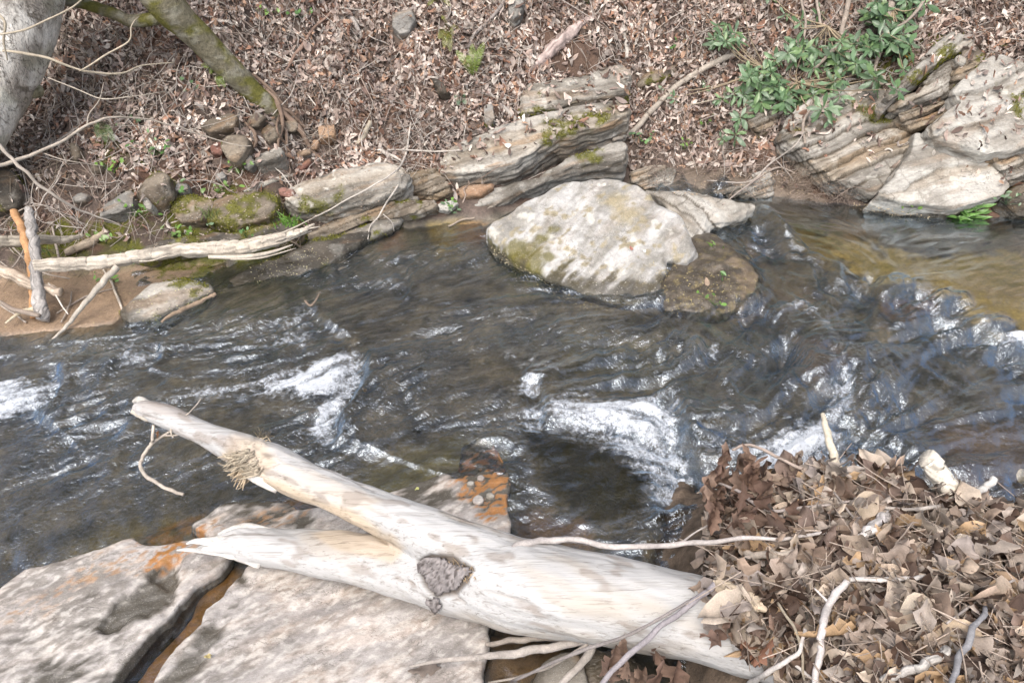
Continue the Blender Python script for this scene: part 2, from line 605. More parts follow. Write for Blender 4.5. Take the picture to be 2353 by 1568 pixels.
blend(pmask(gu, gv, [(980, 515), (1060, 510), (1120, 530), (1040, 560), (1050, 600), (1000, 590)], 16, wob * .5), (0.26, 0.19, 0.05), 0.8)
blend(pmask(gu, gv, [(1060, 515), (1120, 520), (1110, 560), (1050, 550)], 12, wob * .5), (0.20, 0.09, 0.03), 0.7)
blend(pmask(gu, gv, [(1300, 780), (1500, 790), (1560, 860), (1500, 900), (1300, 880)], 50, wob), (0.16, 0.14, 0.07), 0.7)
blend(pmask(gu, gv, [(1830, 780), (1880, 760), (1960, 830), (1900, 880), (1830, 850)], 30, wob), (0.20, 0.12, 0.08), 0.5)
blend(pmask(gu, gv, [(2120, 980), (2352, 960), (2400, 1160), (2200, 1150)], 40, wob), (0.19, 0.12, 0.085), 0.55)
blend(pmask(gu, gv, [(840, 1090), (1050, 1000), (1180, 1040), (1180, 1230), (1000, 1220), (820, 1150)], 40, wob), (0.19, 0.17, 0.075), 0.8)
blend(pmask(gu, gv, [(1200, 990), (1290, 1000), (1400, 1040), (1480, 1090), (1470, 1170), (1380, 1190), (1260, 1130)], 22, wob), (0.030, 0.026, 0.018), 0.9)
blend(pmask(gu, gv, [(300, 1200), (480, 1200), (430, 1290), (180, 1290), (60, 1350), (220, 1240)], 30, wob), (0.20, 0.165, 0.07), 0.75)
blend(pmask(gu, gv, [(1160, 1180), (1350, 1190), (1350, 1260), (1180, 1250)], 20, wob), (0.24, 0.13, 0.07), 0.5)
blend(pmask(gu, gv, [(330, 1235), (520, 1170), (700, 1150), (720, 1180), (500, 1215), (420, 1290), (330, 1290)], 12, wob * .6) * smooth(n_b + n_a, -.1, .3), (0.34, 0.17, 0.03), 0.8)
blend(pmask(gu, gv, [(500, 1270), (560, 1330), (460, 1450), (330, 1620), (250, 1620), (350, 1500), (430, 1400)], 22, wob * .5), (0.30, 0.15, 0.03), 0.95)
blend(pmask(gu, gv, [(1110, 1440), (1300, 1460), (1300, 1620), (1110, 1620)], 15, wob * .5), (0.26, 0.16, 0.08), 0.8)
blend(pmask(gu, gv, SANDBAR, 16, wob * .5), np.array([0.30, 0.215, 0.145])[None] * (1 + 0.16 * n_a + 0.10 * fbm(p * np.array([3, 16, 1]), 2, 31))[:, None])
m = smooth(s_ + 0.03 * n_a, 0.0, 0.06)
blend(m, soil)
blend(pmask(gu, gv, [(1480, 400), (1800, 385), (1900, 440), (1880, 480), (1500, 450)], 20, wob), (0.18, 0.145, 0.11), 0.8 )
blend(pmask(gu, gv, [(0, 540), (640, 520), (560, 590), (300, 620), (0, 640)], 25, wob) * smooth(n_c + n_a, -.1, .4), (0.055, 0.07, 0.018), 0.6)
bare = pmask(gu, gv, [(1240, 80), (1330, 60), (1400, 130), (1330, 210), (1260, 170)], 20, wob)
blend(bare, (0.115, 0.075, 0.055), 0.9)
mossm = np.maximum.reduce([pmask(gu, gv, q, 16, wob) for q in (
    [(2080, 60), (2260, 90), (2350, 140), (2340, 170), (2200, 120), (2060, 100)],
    [(0, 400), (60, 430), (70, 480), (0, 490)],
    [(230, 330), (290, 335), (280, 370), (240, 360)],
    [(320, 350), (430, 370), (430, 420), (300, 420)],
    [(2290, 420), (2340, 400), (2352, 460), (2300, 460)],
    [(290, 590), (470, 560), (640, 560), (720, 545), (560, 620), (430, 655)],
    [(290, 440), (480, 420), (660, 460), (640, 560), (300, 600), (200, 560)], [(1960, 120), (2080, 80), (2120, 110), (2010, 200)], [(20, 500), (240, 520), (260, 590), (40, 600)])])
blend(mossm * smooth(n_a + n_b * .6, -0.25, 0.35), (0.11, 0.115, 0.018), 0.9)
wet = np.clip(smooth(-s_, -0.12, 0.05), 0, 1) * 0.8
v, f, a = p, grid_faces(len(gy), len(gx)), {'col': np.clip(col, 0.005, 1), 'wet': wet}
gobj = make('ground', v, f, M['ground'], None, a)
tag(gobj, kind='structure')

# ------------------------------------------------------------------ unseen woodland added up the slope so the stream has dark shapes to reflect
wr0 = np.random.default_rng(42)
wg = Geo()
for k in range(46):
    tx, ty = wr0.uniform(-15, 15), wr0.uniform(8.5, 17)
    tz = ground1(tx, ty)
    hgt_ = wr0.uniform(7, 13)
    lean = wr0.normal(0, .6, 2)
    v_, q_, t_ = tube([(tx, ty, tz - .2), (tx + lean[0] * .4, ty + lean[1] * .3, tz + hgt_ * .5), (tx + lean[0], ty + lean[1], tz + hgt_)], [.16, .11, .03], 8, 7)
    wg.add(v_, q_, t_, (.12, .10, .08))
    for j in range(7):
        b = np.array([tx + lean[0] * .7, ty + lean[1] * .7, tz + hgt_ * wr0.uniform(.35, .95)])
        e = b + wr0.normal(0, 1.1, 3) + np.array([0, 0, .6])
        v_, q_, t_ = tube([b, (b + e) / 2 + wr0.normal(0, .12, 3), e], [.045, .03, .01], 5, 5)
        wg.add(v_, q_, t_, (.12, .10, .08))
        m_ = 85
        c = e + wr0.normal(0, .55, (m_, 3))
        a_ = wr0.normal(0, .11, (m_, 3)); b_ = wr0.normal(0, .11, (m_, 3))
        vv_ = np.stack([c - a_, c - b_, c + a_, c + b_], 1).reshape(-1, 3)
        wg.add(vv_, np.arange(m_ * 4).reshape(-1, 4), None, np.repeat(np.array([(.07, .10, .035)]) * wr0.uniform(.6, 1.5, m_)[:, None], 4, 0))
wood = wg.build('woodland', M['litter'])
tag(wood, 'unseen thin spring woodland added beyond the bank to darken the reflections in the stream', kind='stuff')

# ------------------------------------------------------------------ rays onto what is already built
_bv, _bf, _bn = [p], [grid_faces(len(gy), len(gx))], [len(p)]
BVH = None
def bvh_add(v, quads_or_tris):
    k = sum(_bn)
    _bv.append(np.asarray(v, float)); _bf.append(np.asarray(quads_or_tris) + k); _bn.append(len(v))
def bvh_build():
    global BVH
    vs = np.concatenate(_bv).tolist()
    fs = []
    for f_ in _bf: fs.extend(f_.tolist())
    BVH = BVHTree.FromPolygons(vs, fs)
def hit(u, v):
    """point and normal of what is seen at sheet position (u, v)"""
    d = Vector(ray(u, v)).normalized()
    loc, nor, i, dist = BVH.ray_cast(Vector(CAM), d)
    if loc is None:
        return P(u, v, 0.0), np.array([0, 0, 1.0])
    nor = np.array(nor)
    if nor[2] < 0 and nor @ np.array(d) > 0: nor = -nor
    return np.array(loc), nor
def on(u, v, lift=0.0, cap=None):
    q, n = hit(u, v)
    d = CAM - q
    return q + d / np.linalg.norm(d) * lift
def hitg(u, v):
    """march the ray onto the ground function alone"""
    d = ray(u, v)
    ts = np.arange(0.8, 12, 0.01)
    q = CAM + d * ts[:, None]
    k = np.where(ground(q[:, 0], q[:, 1]) > q[:, 2])[0]
    return q[k[0]] if len(k) else P(u, v, 0)

# ------------------------------------------------------------------ rocks
ROCKS = []           # (verts, mossmask) for later moss
def unit(a):
    a = np.asarray(a, float)
    return a / (np.linalg.norm(a) + 1e-12)

def rock(label, poly, elev=62, az=0, z=None, anchor=None, thick=0.10, back=0.14, edge=0.05, res=0.011, rough=0.012, strata=0.0, sp=0.05,
         dip=25, style='schist', moss=0.0, mossp=None, lichen=0.15, wetz=None, seed=None, name='rock', mat='rock', cat='rock', group=None,
         lift=0.0, rust=0.3, wob=0.010, powr=2.4, cols=None, paint=None, pits=0.0, dome=0.0, carve=(), crk=1.0):
    seed = seed if seed is not None else int(abs(poly[0][0] * 7 + poly[0][1] * 13)) % 997
    r = np.random.default_rng(seed)
    if edge <= .03 and powr == 2.4: powr, wob, edge = 3.4, .005, edge * .7
    if edge <= .03 and res == .011: res = .0075
    if strata >= .02 and res == .011: res = .0085
    pc = np.array(poly, float)
    cu, cv = (pc[:, 0].min() + pc[:, 0].max()) / 2, (pc[:, 1].min() + pc[:, 1].max()) / 2
    if anchor is not None: cu, cv = anchor
    p0 = P(cu, cv, z) if z is not None else hitg(cu, cv)
    e, a_ = rad(elev), rad(az)
    n = np.array([math.sin(a_) * math.cos(e), -math.cos(a_) * math.cos(e), math.sin(e)])
    p0 = p0 + n * lift
    e1 = unit(np.array([1.0, 0, 0]) - n * n[0])
    e2 = np.cross(n, e1)
    pts = []
    for (u, vv) in poly:
        d = ray(u, vv)
        t = ((p0 - CAM) @ n) / (d @ n)
        q = CAM + d * t - p0
        pts.append((q @ e1, q @ e2))
    pts = np.array(pts)
    # rough outline
    fine = []
    m_ = len(pts)
    for k in range(m_):
        a, b = pts[k], pts[(k + 1) % m_]
        L_ = np.linalg.norm(b - a)
        ns = max(1, int(L_ / (res * 3)))
        for j in range(ns):
            fine.append(a + (b - a) * j / ns)
    fine = np.array(fine)
    f3 = np.concatenate([fine, np.full((len(fine), 1), seed * .37)], 1)
    fine = fine + np.stack([fbm(f3 * 8, 2, seed), fbm(f3 * 8, 2, seed + 50)], -1) * wob * 1.5
    lo, hi = fine.min(0) - res * 2, fine.max(0) + res * 2
    gx_, gy_ = np.arange(lo[0], hi[0], res * 1.3), np.arange(lo[1], hi[1], res * 1.3)
    A, Bq = np.meshgrid(gx_, gy_)
    af, bf = A.ravel(), Bq.ravel()
    sd_, nx_, ny_ = polydist(af, bf, fine)
    r13 = res * 1.3
    ins = sd_ > -r13 * 0.55
    snap = ins & (sd_ < r13 * 0.45)
    dd = np.clip(sd_, 0, None).reshape(A.shape)
    for _ in range(3):
        dd = (dd + np.roll(dd, 1, 0) + np.roll(dd, -1, 0) + np.roll(dd, 1, 1) + np.roll(dd, -1, 1)) / 5
    dd = dd.ravel()
    af = np.where(snap, nx_, af); bf = np.where(snap, ny_, bf)
    K = ins.reshape(A.shape)
    keep = K[:-1, :-1] & K[1:, :-1] & K[:-1, 1:] & K[1:, 1:]
    q = grid_faces(*A.shape, keep)
    maxd = max(dd.max(), 1e-6)
    w = min(edge, maxd)
    t = np.clip(dd / w, 0, 1)
    h = thick * (1 - (1 - t) ** powr) ** (1 / powr)
    h = h + dome * (1 - (1 - np.clip(dd / maxd, 0, 1)) ** 2)
    # closed body: top sheet, bottom sheet, side walls
    loc3 = np.concatenate([np.stack([af, bf, h], -1), np.stack([af, bf, np.full_like(h, -back)], -1)])
    nA = len(af)
    ed = np.concatenate([q[:, [0, 1]], q[:, [1, 2]], q[:, [2, 3]], q[:, [3, 0]]])
    key = np.sort(ed, 1)
    kk = key[:, 0].astype(np.int64) * (nA + 1) + key[:, 1]
    uq, first, cnt = np.unique(kk, return_index=True, return_counts=True)
    be = ed[first[cnt == 1]]
    allq = np.concatenate([q, q[:, ::-1] + nA, np.stack([be[:, 1], be[:, 0], be[:, 0] + nA, be[:, 1] + nA], -1)])
    loc3, (allq,), _x = compact(loc3, [allq], {})
    tm_ = mesh_data('body', loc3, allq, M[mat])
    to_ = bpy.data.objects.new('body', tm_); C.objects.link(to_)
    mod = to_.modifiers.new('r', 'REMESH'); mod.mode = 'VOXEL'; mod.voxel_size = res
    mod = to_.modifiers.new('s', 'SMOOTH'); mod.factor = 0.4; mod.iterations = 1
    me_ = to_.evaluated_get(bpy.context.evaluated_depsgraph_get()).to_mesh()
    nvv = len(me_.vertices)
    L3 = np.zeros(nvv * 3, np.float32); me_.vertices.foreach_get('co', L3); L3 = L3.reshape(-1, 3).astype(float)
    N3 = np.zeros(nvv * 3, np.float32); me_.vertices.foreach_get('normal', N3); N3 = N3.reshape(-1, 3).astype(float)
    nl_ = np.zeros(len(me_.polygons), np.int32); me_.polygons.foreach_get('loop_total', nl_)
    li_ = np.zeros(len(me_.loops), np.int32); me_.loops.foreach_get('vertex_index', li_)
    if (nl_ == 4).all(): F_ = li_.reshape(-1, 4)
    else: F_ = np.array([list(pl.vertices) + [pl.vertices[-1]] * (4 - len(pl.vertices)) for pl in me_.polygons])
    to_.to_mesh_clear()
    bpy.data.objects.remove(to_); bpy.data.meshes.remove(tm_)
    af, bf, h = L3.T
    rawd = polydist(af, bf, fine)[0]
    t = np.clip(np.maximum(rawd, 0) / w, 0, 1)
    g3 = np.stack([af, bf, h + seed * .73], -1)
    ph = rad(dip)
    al = af * math.cos(ph) + bf * math.sin(ph)
    ac = (-af * math.sin(ph) + bf * math.cos(ph)) + h * .55
    an = np.stack([al, ac, h * 1.2 + seed * .31], -1)
    wv = fbm(np.stack([al * 2.4, ac * 3.2, h * 0 + seed * .31], -1), 4, seed) * 0.30
    crack = np.zeros_like(af)
    relief = fbm(g3 * 7, 3, seed + 5) * rough * 1.2 + fbm(an * np.array([9, 30, 30]), 3, seed + 7) * rough * 0.55
    Li = np.zeros(len(af), int); amp = np.zeros_like(af)
    if strata:
        k1 = ac / sp + wv * 1.3
        fr1 = k1 - np.floor(k1)
        lay = r.random(512)
        Li = np.floor(k1).astype(int) % 512
        on_ = lay[Li]
        amp = smooth(noise(an * np.array([1.6, 6, 1]), seed + 9), -0.4, 0.1) * (0.35 + 0.9 * on_)
        jl = .17 + .25 * lay[(Li * 7) % 512]
        jk = (al + .02 * noise(an * 9, seed + 17)) / jl + lay[(Li * 13 + 5) % 512] * 3
        jf = jk - np.floor(jk)
        jr = lay[(np.floor(jk).astype(int) * 31 + Li * 17) % 512]
        relief = relief + strata * .75 * (jr - .5) * amp
        jcr = smooth(np.abs(jf - .5), .5 - .008 / jl, .5 - .003 / jl) * smooth(jr, .35, .6)
        relief = relief + strata * amp * (0.5 - fr1 ** 1.4) + strata * 0.5 * (on_ - .5)
        k2 = ac / (sp * .37) + wv * 2.1
        fr2 = k2 - np.floor(k2)
        relief = relief + strata * 0.25 * (0.5 - fr2) * smooth(noise(an * 3, seed + 13), -0.1, 0.3)
        crack = smooth(fr1, 0.80, 0.93) * smooth(amp, .1, .5) + 0.8 * smooth(fr2, 0.74, 0.95) * smooth(noise(an * 3, seed + 13), -0.05, 0.25)
    crack = crack * crk
    if strata: crack = np.maximum(crack, jcr * .8 * max(crk, .5))
    if carve:
        cu_, cv_, _ = proj(p0 + af[:, None] * e1 + bf[:, None] * e2 + h[:, None] * n)
        for cp, cdp, csf in carve:
            relief = relief - cdp * pmask(cu_, cv_, cp, csf, 14 * fbm(g3 * 12, 3, seed + 71))
    # thin beds show on the rims
    bedn = fbm(np.stack([af * 5, bf * 5, h * (36 if strata else 14) + seed], -1), 3, seed + 60)
    rimf = 1 - smooth(t, 0.35, 0.95)
    relief = relief * (1 - .5 * rimf) + bedn * rimf * min(.014, edge * .25) * (1.3 if strata else .8)
    rimd = smooth(-bedn, .1, .6) * rimf
    L3 = L3 + N3 * relief[:, None]
    V3 = p0 + L3[:, :1] * e1 + L3[:, 1:2] * e2 + L3[:, 2:] * n
    # colour
    c1 = fbm(an * np.array([2.5, 9, 9]), 4, seed + 40)
    c2 = fbm(g3 * 5, 4, seed + 41)
    c3 = fbm(an * np.array([8, 36, 36]), 3, seed + 42)
    base = {'schist': ((0.18, 0.165, 0.140), (0.39, 0.37, 0.33)), 'pale': ((0.29, 0.27, 0.235), (0.46, 0.445, 0.405)),
            'brown': ((0.11, 0.09, 0.068), (0.235, 0.20, 0.155)), 'dark': ((0.05, 0.045, 0.038), (0.12, 0.105, 0.085)),
            'grey': ((0.17, 0.165, 0.15), (0.27, 0.26, 0.24)), 'orange': ((0.23, 0.14, 0.085), (0.37, 0.25, 0.165)), 'red': ((0.17, 0.085, 0.065), (0.26, 0.14, 0.11)),
            'slab': ((0.27, 0.25, 0.235), (0.42, 0.395, 0.375)), 'white': ((0.26, 0.25, 0.225), (0.47, 0.465, 0.45))}[style] if cols is None else cols
    k = smooth(c1 * .8 + c2 * .35 + c3 * .2, -0.45, 0.5)[:, None]
    col_ = np.array(base[0]) * (1 - k) + np.array(base[1]) * k
    rk = (smooth(fbm(an * np.array([2, 11, 11]), 3, seed + 44), 0.12, 0.55) * rust)[:, None]
    col_ = col_ * (1 - rk) + rk * np.array([0.30, 0.185, 0.095])
    lk = (smooth(fbm(g3 * 9, 4, seed + 45), 0.42, 0.62) * lichen)[:, None]
    col_ = col_ * (1 - lk) + lk * np.array([0.62, 0.61, 0.55])
    if strata:
        lay2 = r.random(512)[Li]
        col_ = col_ * (0.80 + 0.34 * lay2)[:, None]
        kr = (smooth(lay2, .72, .8) * amp * .35)[:, None]
        col_ = col_ * (1 - kr) + kr * np.array([0.27, 0.20, 0.12])
    ck = np.clip(np.maximum(crack, rimd * .6), 0, 1)[:, None]
    col_ = col_ * (1 - 0.85 * ck) + 0.85 * ck * np.array([0.06, 0.046, 0.030])
    u_, v_, _ = proj(V3)
    mo = np.zeros_like(af)
    mn = fbm(g3 * 6, 4, seed + 46)
    if moss: mo = smooth(mn + (t < .5) * 0.15, 0.65 - moss, 0.95 - moss) 
    if mossp is not None:
        for pl in mossp: mo = np.maximum(mo, pmask(u_, v_, pl, 12, 26 * mn))
    mk = (mo * smooth(fbm(g3 * 22, 2, seed + 47), -0.55, 0.1))[:, None]
    mcol = np.array([0.115, 0.115, 0.020]) * (1 + 0.5 * fbm(g3 * 15, 2, seed + 48))[:, None]
    col_ = col_ * (1 - mk * .88) + mk * .88 * mcol
    wt = np.zeros_like(af)
    if wetz is not None:
        zz = V3[:, 2] - water_level(V3[:, 0], V3[:, 1])
        wt = smooth(-(zz + 0.02 * c2 + 0.012 * c3), -wetz, -wetz * 0.45)
        col_ = col_ * (1 - wt[:, None] * 0.80) + wt[:, None] * 0.80 * np.array([0.060, 0.052, 0.036])
    if paint is not None:
        col_, wt = paint(u_, v_, V3, col_, wt, g3, an, seed)
    col_ = np.clip(col_, 0.01, 0.95)
    V_, at, mo_ = V3, {'col': col_, 'wet': wt}, mk[:, 0]
    ROCKS.append((V_, mo_))
    bvh_add(V_, F_)
    o = make(name, V_, F_, M[mat], None, at)
    origin_to(o, p0)
    tag(o, label, cat, group)
    return o

def G2(*xs): return [(xs[i], xs[i + 1]) for i in range(0, len(xs), 2)]

# slab stack in the middle of the far bank
g_ = 'grey schist slabs stacked at the foot of the far bank'
rock('topmost grey slab of the leaning stack, whitish at its right end', G2(1190,250,1215,218,1270,208,1330,203,1375,180,1425,176,1446,195,1442,225,1400,247,1320,257,1240,278,1195,284), elev=68, thick=0.10, edge=.025, powr=3.5, rough=.008, strata=0.012, sp=.11, crk=.3, dip=14, lichen=0.5, moss=0.1, mossp=[G2(1180,262,1320,250,1310,285,1190,290)], group=g_, lift=0.03, style='schist')
rock('long thick slab in the middle of the stack, mossy and rusty towards its right', G2(1005,412,1030,375,1120,335,1200,298,1240,297,1300,279,1420,264,1446,280,1438,300,1380,322,1290,342,1225,378,1180,408,1090,428,1012,433), elev=69, thick=0.13, edge=.028, powr=3.5, rough=.008, strata=0.014, sp=.12, crk=.3, dip=22, lichen=0.35, mossp=[G2(1240,300,1400,255,1400,280,1250,335)], rust=.55, group=g_, lift=0.06)
rock('lowest long slab of the stack, running down beside the whitish boulder', G2(1048,490,1060,468,1130,450,1235,420,1296,380,1366,358,1440,338,1442,362,1430,392,1350,402,1270,426,1190,462,1130,495,1060,504), elev=62, thick=0.10, strata=0.014, sp=.09, crk=.4, dip=22, lichen=0.3, mossp=[G2(1290,345,1380,345,1370,365,1300,375)], group=g_, lift=0.055, back=.2)
rock('small orange-brown block wedged between the long slab and the lowest slab', G2(1046,442,1070,430,1134,427,1136,440,1110,456,1060,462), elev=45, thick=0.05, back=.1, style='orange', lichen=0, edge=.03, group=g_)
rock('long pale slab at the left of the stack, red stone on its upper end', G2(658,465,700,440,790,412,860,395,922,398,948,425,930,450,860,480,760,500,684,502,660,490), elev=64, thick=0.12, strata=0.010, sp=.10, crk=.3, dip=16, lichen=0.85, mossp=[G2(690,450,780,440,760,490,690,490)], group=g_, lift=0.03)
rock('squarish brown-grey block between the pale slab and the long thick slab', G2(925,408,960,396,1012,400,1034,430,1046,455,1000,462,950,455,930,440), elev=55, thick=0.08, strata=.02, moss=0.2, style='brown', group=g_)
rock('thin dark slab lying under the pale slab just above the water', G2(700,540,760,510,880,472,960,462,1010,470,960,490,850,515,760,548,700,556), elev=52, thick=0.05, strata=.02, style='brown', rust=.5, moss=.3, group=g_, wetz=.03, lift=.03, back=.2)
rock('small tan block under the left slab by the dark crevice', G2(922,462,940,452,962,454,958,474,930,478), elev=45, thick=.04, style='schist', edge=.02, group=g_, lift=.02)
rock('small flat stone right of the tan block in the crevice', G2(958,470,1000,460,1004,472,975,485,955,482), elev=45, thick=.04, style='schist', edge=.02, group=g_, lift=.02)
rock('small pale wedge stone beside the green seedling in the crevice', G2(1005,474,1040,462,1056,470,1030,490,1008,488), elev=45, thick=.04, style='pale', edge=.02, group=g_, lift=.02)
rock('smooth dark wet slab at the water line under the crevice', G2(740,560,820,530,930,495,900,530,840,560,770,590), elev=70, thick=0.04, style='schist', moss=.3, wetz=.05, group=g_, z=0.0)
rock('mossy grey rock right of the stack under the fallen stick', G2(1450,206,1480,182,1530,163,1556,150,1552,178,1510,200,1465,210), elev=60, thick=.07, moss=.35, style='brown')

# the mossy ledge on the left
g_ = 'mossy ledge rocks along the left bank'
rock('large moss covered boulder left of the pale slab', G2(478,495,500,475,560,462,620,455,652,470,648,500,610,525,540,542,490,530), elev=58, thick=.12, moss=1.0, style='brown', group=g_, lift=.03)
rock('long mossy shelf rock behind the split driftwood log', G2(300,600,380,565,470,548,540,545,640,520,700,520,690,545,600,562,470,585,360,612), elev=58, thick=.09, moss=.85, style='dark', group=g_, lift=.04, back=.2)
rock('brown rock with moss between the leafy seedlings and the mossy boulder', G2(400,470,440,455,500,470,512,500,470,520,420,520,396,500), elev=55, thick=.08, moss=.85, style='brown', group=g_)
rock('angular brown rock with a moss cap left of the grey chips', G2(318,452,345,428,380,408,402,418,404,455,380,478,350,480,326,470), elev=55, thick=.10, moss=.5, style='brown', group=g_, lift=.02)
rock('flat smooth grey stone leaning left of the angular brown rock', G2(232,506,250,476,309,444,318,455,314,484,280,500), elev=58, thick=.05, style='grey', lichen=.05, group=g_, edge=.02, lift=.02)
rock('dark rounded mossy rock at the left edge of the photo', G2(-60,440,0,400,50,410,72,450,60,490,0,500,-60,500), elev=50, thick=.12, moss=.4, style='dark', group=g_)
rock('flat mossy shore rock between the sand and the rapids, stick along its edge', G2(272,730,329,690,350,668,427,655,487,668,496,682,430,712,371,738,300,752), elev=84, z=-.03, thick=0.085, back=.12, edge=.09, moss=.42, style='schist', group=g_, wetz=.035, name='shore_rock')
rock('grey wet slab sloping into the water below the frayed end of the split log', G2(480,668,560,630,640,600,720,560,800,545,860,540,800,590,700,640,600,670,500,690), elev=82, z=-.03, thick=0.055, back=.12, edge=.10, moss=.3, style='dark', group=g_, wetz=.03, name='shore_rock')

# stones under the mossy leaning trunk
g_ = 'loose angular stones below the mossy trunk'
rock('dark angular stone at the upper left of the loose stones', G2(466,298,500,282,539,269,557,284,546,307,487,317), elev=50, thick=.07, style='brown', group=g_, edge=.03, lift=.03)
rock('big greenish shield shaped stone lowest of the loose stones', G2(512,345,526,319,560,315,580,329,572,362,549,382,534,376), elev=45, thick=.07, style='brown', moss=.12, group=g_, edge=.03, lift=.03)
rock('long flat tan stone lying lowest at the right of the shield shaped stone', G2(585,380,600,366,644,344,655,357,640,372,605,389,589,388), elev=62, thick=.05, style='schist', group=g_, edge=.025, lift=.03)
rock('upright brown stone right under the end of the mossy trunk', G2(574,285,595,260,619,276,604,302,579,304), elev=40, thick=.07, style='brown', rust=.6, group=g_, edge=.03, lift=.03)
rock('brown stone behind the hanging roots', G2(604,309,635,283,650,296,646,326,621,340), elev=42, thick=.07, style='brown', rust=.5, group=g_, edge=.03, lift=.02)
rock('reddish stone left of the shield shaped stone', G2(490,340,510,330,520,345,515,362,492,358), elev=45, thick=.05, style='red', group=g_, edge=.025, lift=.02)
rock('small pointed stone between the shield shaped stone and the flat tan stone', G2(568,366,580,358,588,384,580,396,564,392), elev=45, thick=.04, style='grey', group=g_, edge=.02, lift=.02)
rock('dark stone at the right of the hanging roots', G2(650,290,680,280,692,300,680,312,655,310), elev=45, thick=.05, style='brown', group=g_, edge=.025)
rock('freshly cut orange block in the leaves right of the mossy trunk', G2(733,299,773,293,772,322,738,330), elev=52, thick=.05, style='orange', lichen=0, edge=.012, wob=.003, group=g_, powr=6, lift=.03)
rock('narrow orange chip leaning below the cut orange block', G2(719,326,736,325,730,348,716,346), elev=45, thick=.03, style='orange', lichen=0, edge=.012, wob=.003, powr=6, lift=.02)
rock('red stone lying on the upper left end of the pale slab', G2(642,443,652,440,677,440,683,452,668,459,645,458), elev=60, thick=.035, style='red', edge=.015, lift=.10, back=.05)
g_ = 'small stones on the left bank'
rock('small square grey-brown stone on the soil far left', G2(214,381,240,377,244,397,217,405), elev=45, thick=.04, style='brown', edge=.02, group=g_, lift=.02)
rock('small grey stone left of the mossy boulder top', G2(399,421,437,427,438,444,404,445), elev=58, thick=.03, style='grey', edge=.02, group=g_, lift=.02)
rock('small pale upright stone against the angular brown rock', G2(332,460,342,455,355,472,352,487,339,484), elev=45, thick=.03, style='pale', edge=.02, group=g_, lift=.10)
rock('small rounded grey stone among leaves at the left', G2(172,460,191,449,208,454,204,471,178,472), elev=50, thick=.04, style='grey', edge=.02, group=g_, lift=.02)
rock('upright slab chip stuck in the soil between the twigs at the left', G2(165,335,178,330,190,360,182,375,170,368), elev=40, thick=.03, style='brown', edge=.015, group=g_, lift=.02)
rock('flat grey chip on the bare soil below the trunk stones', G2(490,405,515,397,520,410,500,418), elev=55, thick=.02, style='grey', edge=.015, group=g_, lift=.015)
rock('flat grey chip with a rusty rim right of the tan stone', G2(680,356,715,345,716,354,690,366), elev=55, thick=.02, style='grey', rust=.6, edge=.015, group=g_, lift=.015)
rock('flat pinkish chip under the rusty rimmed chip', G2(676,392,712,366,716,376,690,398), elev=55, thick=.02, style='red', edge=.015, group=g_, lift=.015)
g_ = 'stones showing through the leaves of the upper slope'
rock('flat grey stone showing through the leaves at the top left of centre', G2(901,38,945,26,957,48,938,80,917,86,903,68), elev=50, thick=.03, style='grey', edge=.02, lichen=.0, group=g_, lift=.05)
rock('grey stone with a white tip at the top centre of the slope', G2(1167,6,1195,-14,1205,18,1194,40,1177,57,1166,42), elev=48, thick=.05, style='grey', edge=.02, lichen=.9, group=g_, lift=.05)
rock('dark stone above the slope twigs left of the slab stack', G2(990,182,1014,192,1034,222,1010,220), elev=48, thick=.04, style='dark', edge=.02, group=g_, lift=.04)
rock('small grey stone with lichen left of the broken stick', G2(1110,250,1128,245,1136,275,1125,300,1112,285), elev=48, thick=.04, style='grey', edge=.02, moss=.2, group=g_, lift=.04)

# outcrop on the right
g_ = 'layered schist outcrop on the right bank'
rock('broad layered rock face with a white lichen patch, nearest the rhododendron', G2(1783,332,1793,296,1858,250,1928,224,1974,216,2016,237,2052,273,2072,298,2082,330,2066,380,2030,440,1996,468,1908,440,1842,392,1819,367,1789,354), elev=57, az=-8, thick=.14, edge=.025, powr=4, rough=.007, strata=.040, sp=.10, crk=.9, dip=24, lichen=.45, mossp=[G2(1960,235,2050,260,2050,290,1970,250),G2(1795,320,1830,318,1820,336,1800,336)], group=g_, rust=.35, wetz=.04, lift=.05, style='schist')
rock('smooth pale wedge shaped face running down to the pool edge', G2(2085,322,2118,338,2204,370,2263,404,2298,444,2288,468,2171,496,2072,486,1996,468,2030,430,2070,370), elev=57, az=6, thick=.10, edge=.016, powr=4, rough=.006, strata=.013, sp=.12, crk=.4, dip=18, lichen=.35, group=g_, rust=.25, wetz=.03, lift=.06, style='pale')
rock('huge pale slab face at the right edge of the photo', G2(2240,164,2270,153,2312,170,2342,194,2370,235,2420,290,2420,350,2330,368,2237,383,2204,368,2118,336,2110,316,2181,263,2164,240,2177,212), elev=54, az=4, thick=.13, edge=.016, powr=4, rough=.006, strata=.022, sp=.17, crk=.4, dip=26, lichen=.55, group=g_, rust=.25, lift=.07, style='pale', mossp=[G2(2310,180,2350,220,2340,260,2312,220)])
rock('layered dark streaked rock under the huge pale slab at the right edge', G2(2237,386,2330,372,2420,352,2420,440,2335,428,2300,440,2263,404), elev=52, az=4, thick=.14, edge=.05, strata=.05, sp=.07, dip=24, group=g_, rust=.6, lift=.03)
rock('dark mossy rock at the right edge just above the pool', G2(2300,446,2340,430,2420,440,2420,500,2330,500,2290,474), elev=52, thick=.10, moss=.35, style='dark', group=g_, strata=.03, wetz=.05, lift=.02)
rock('long narrow mossy slab leaning up to the right at the top of the outcrop', G2(2018,238,2066,197,2092,171,2118,141,2138,112,2171,93,2203,107,2222,116,2217,129,2191,139,2164,146,2118,180,2072,216,2033,249), elev=60, thick=.09, edge=.03, strata=.02, dip=38, moss=.18, mossp=[G2(2090,170,2180,120,2215,125,2160,145,2100,190)], group=g_, lift=.16)
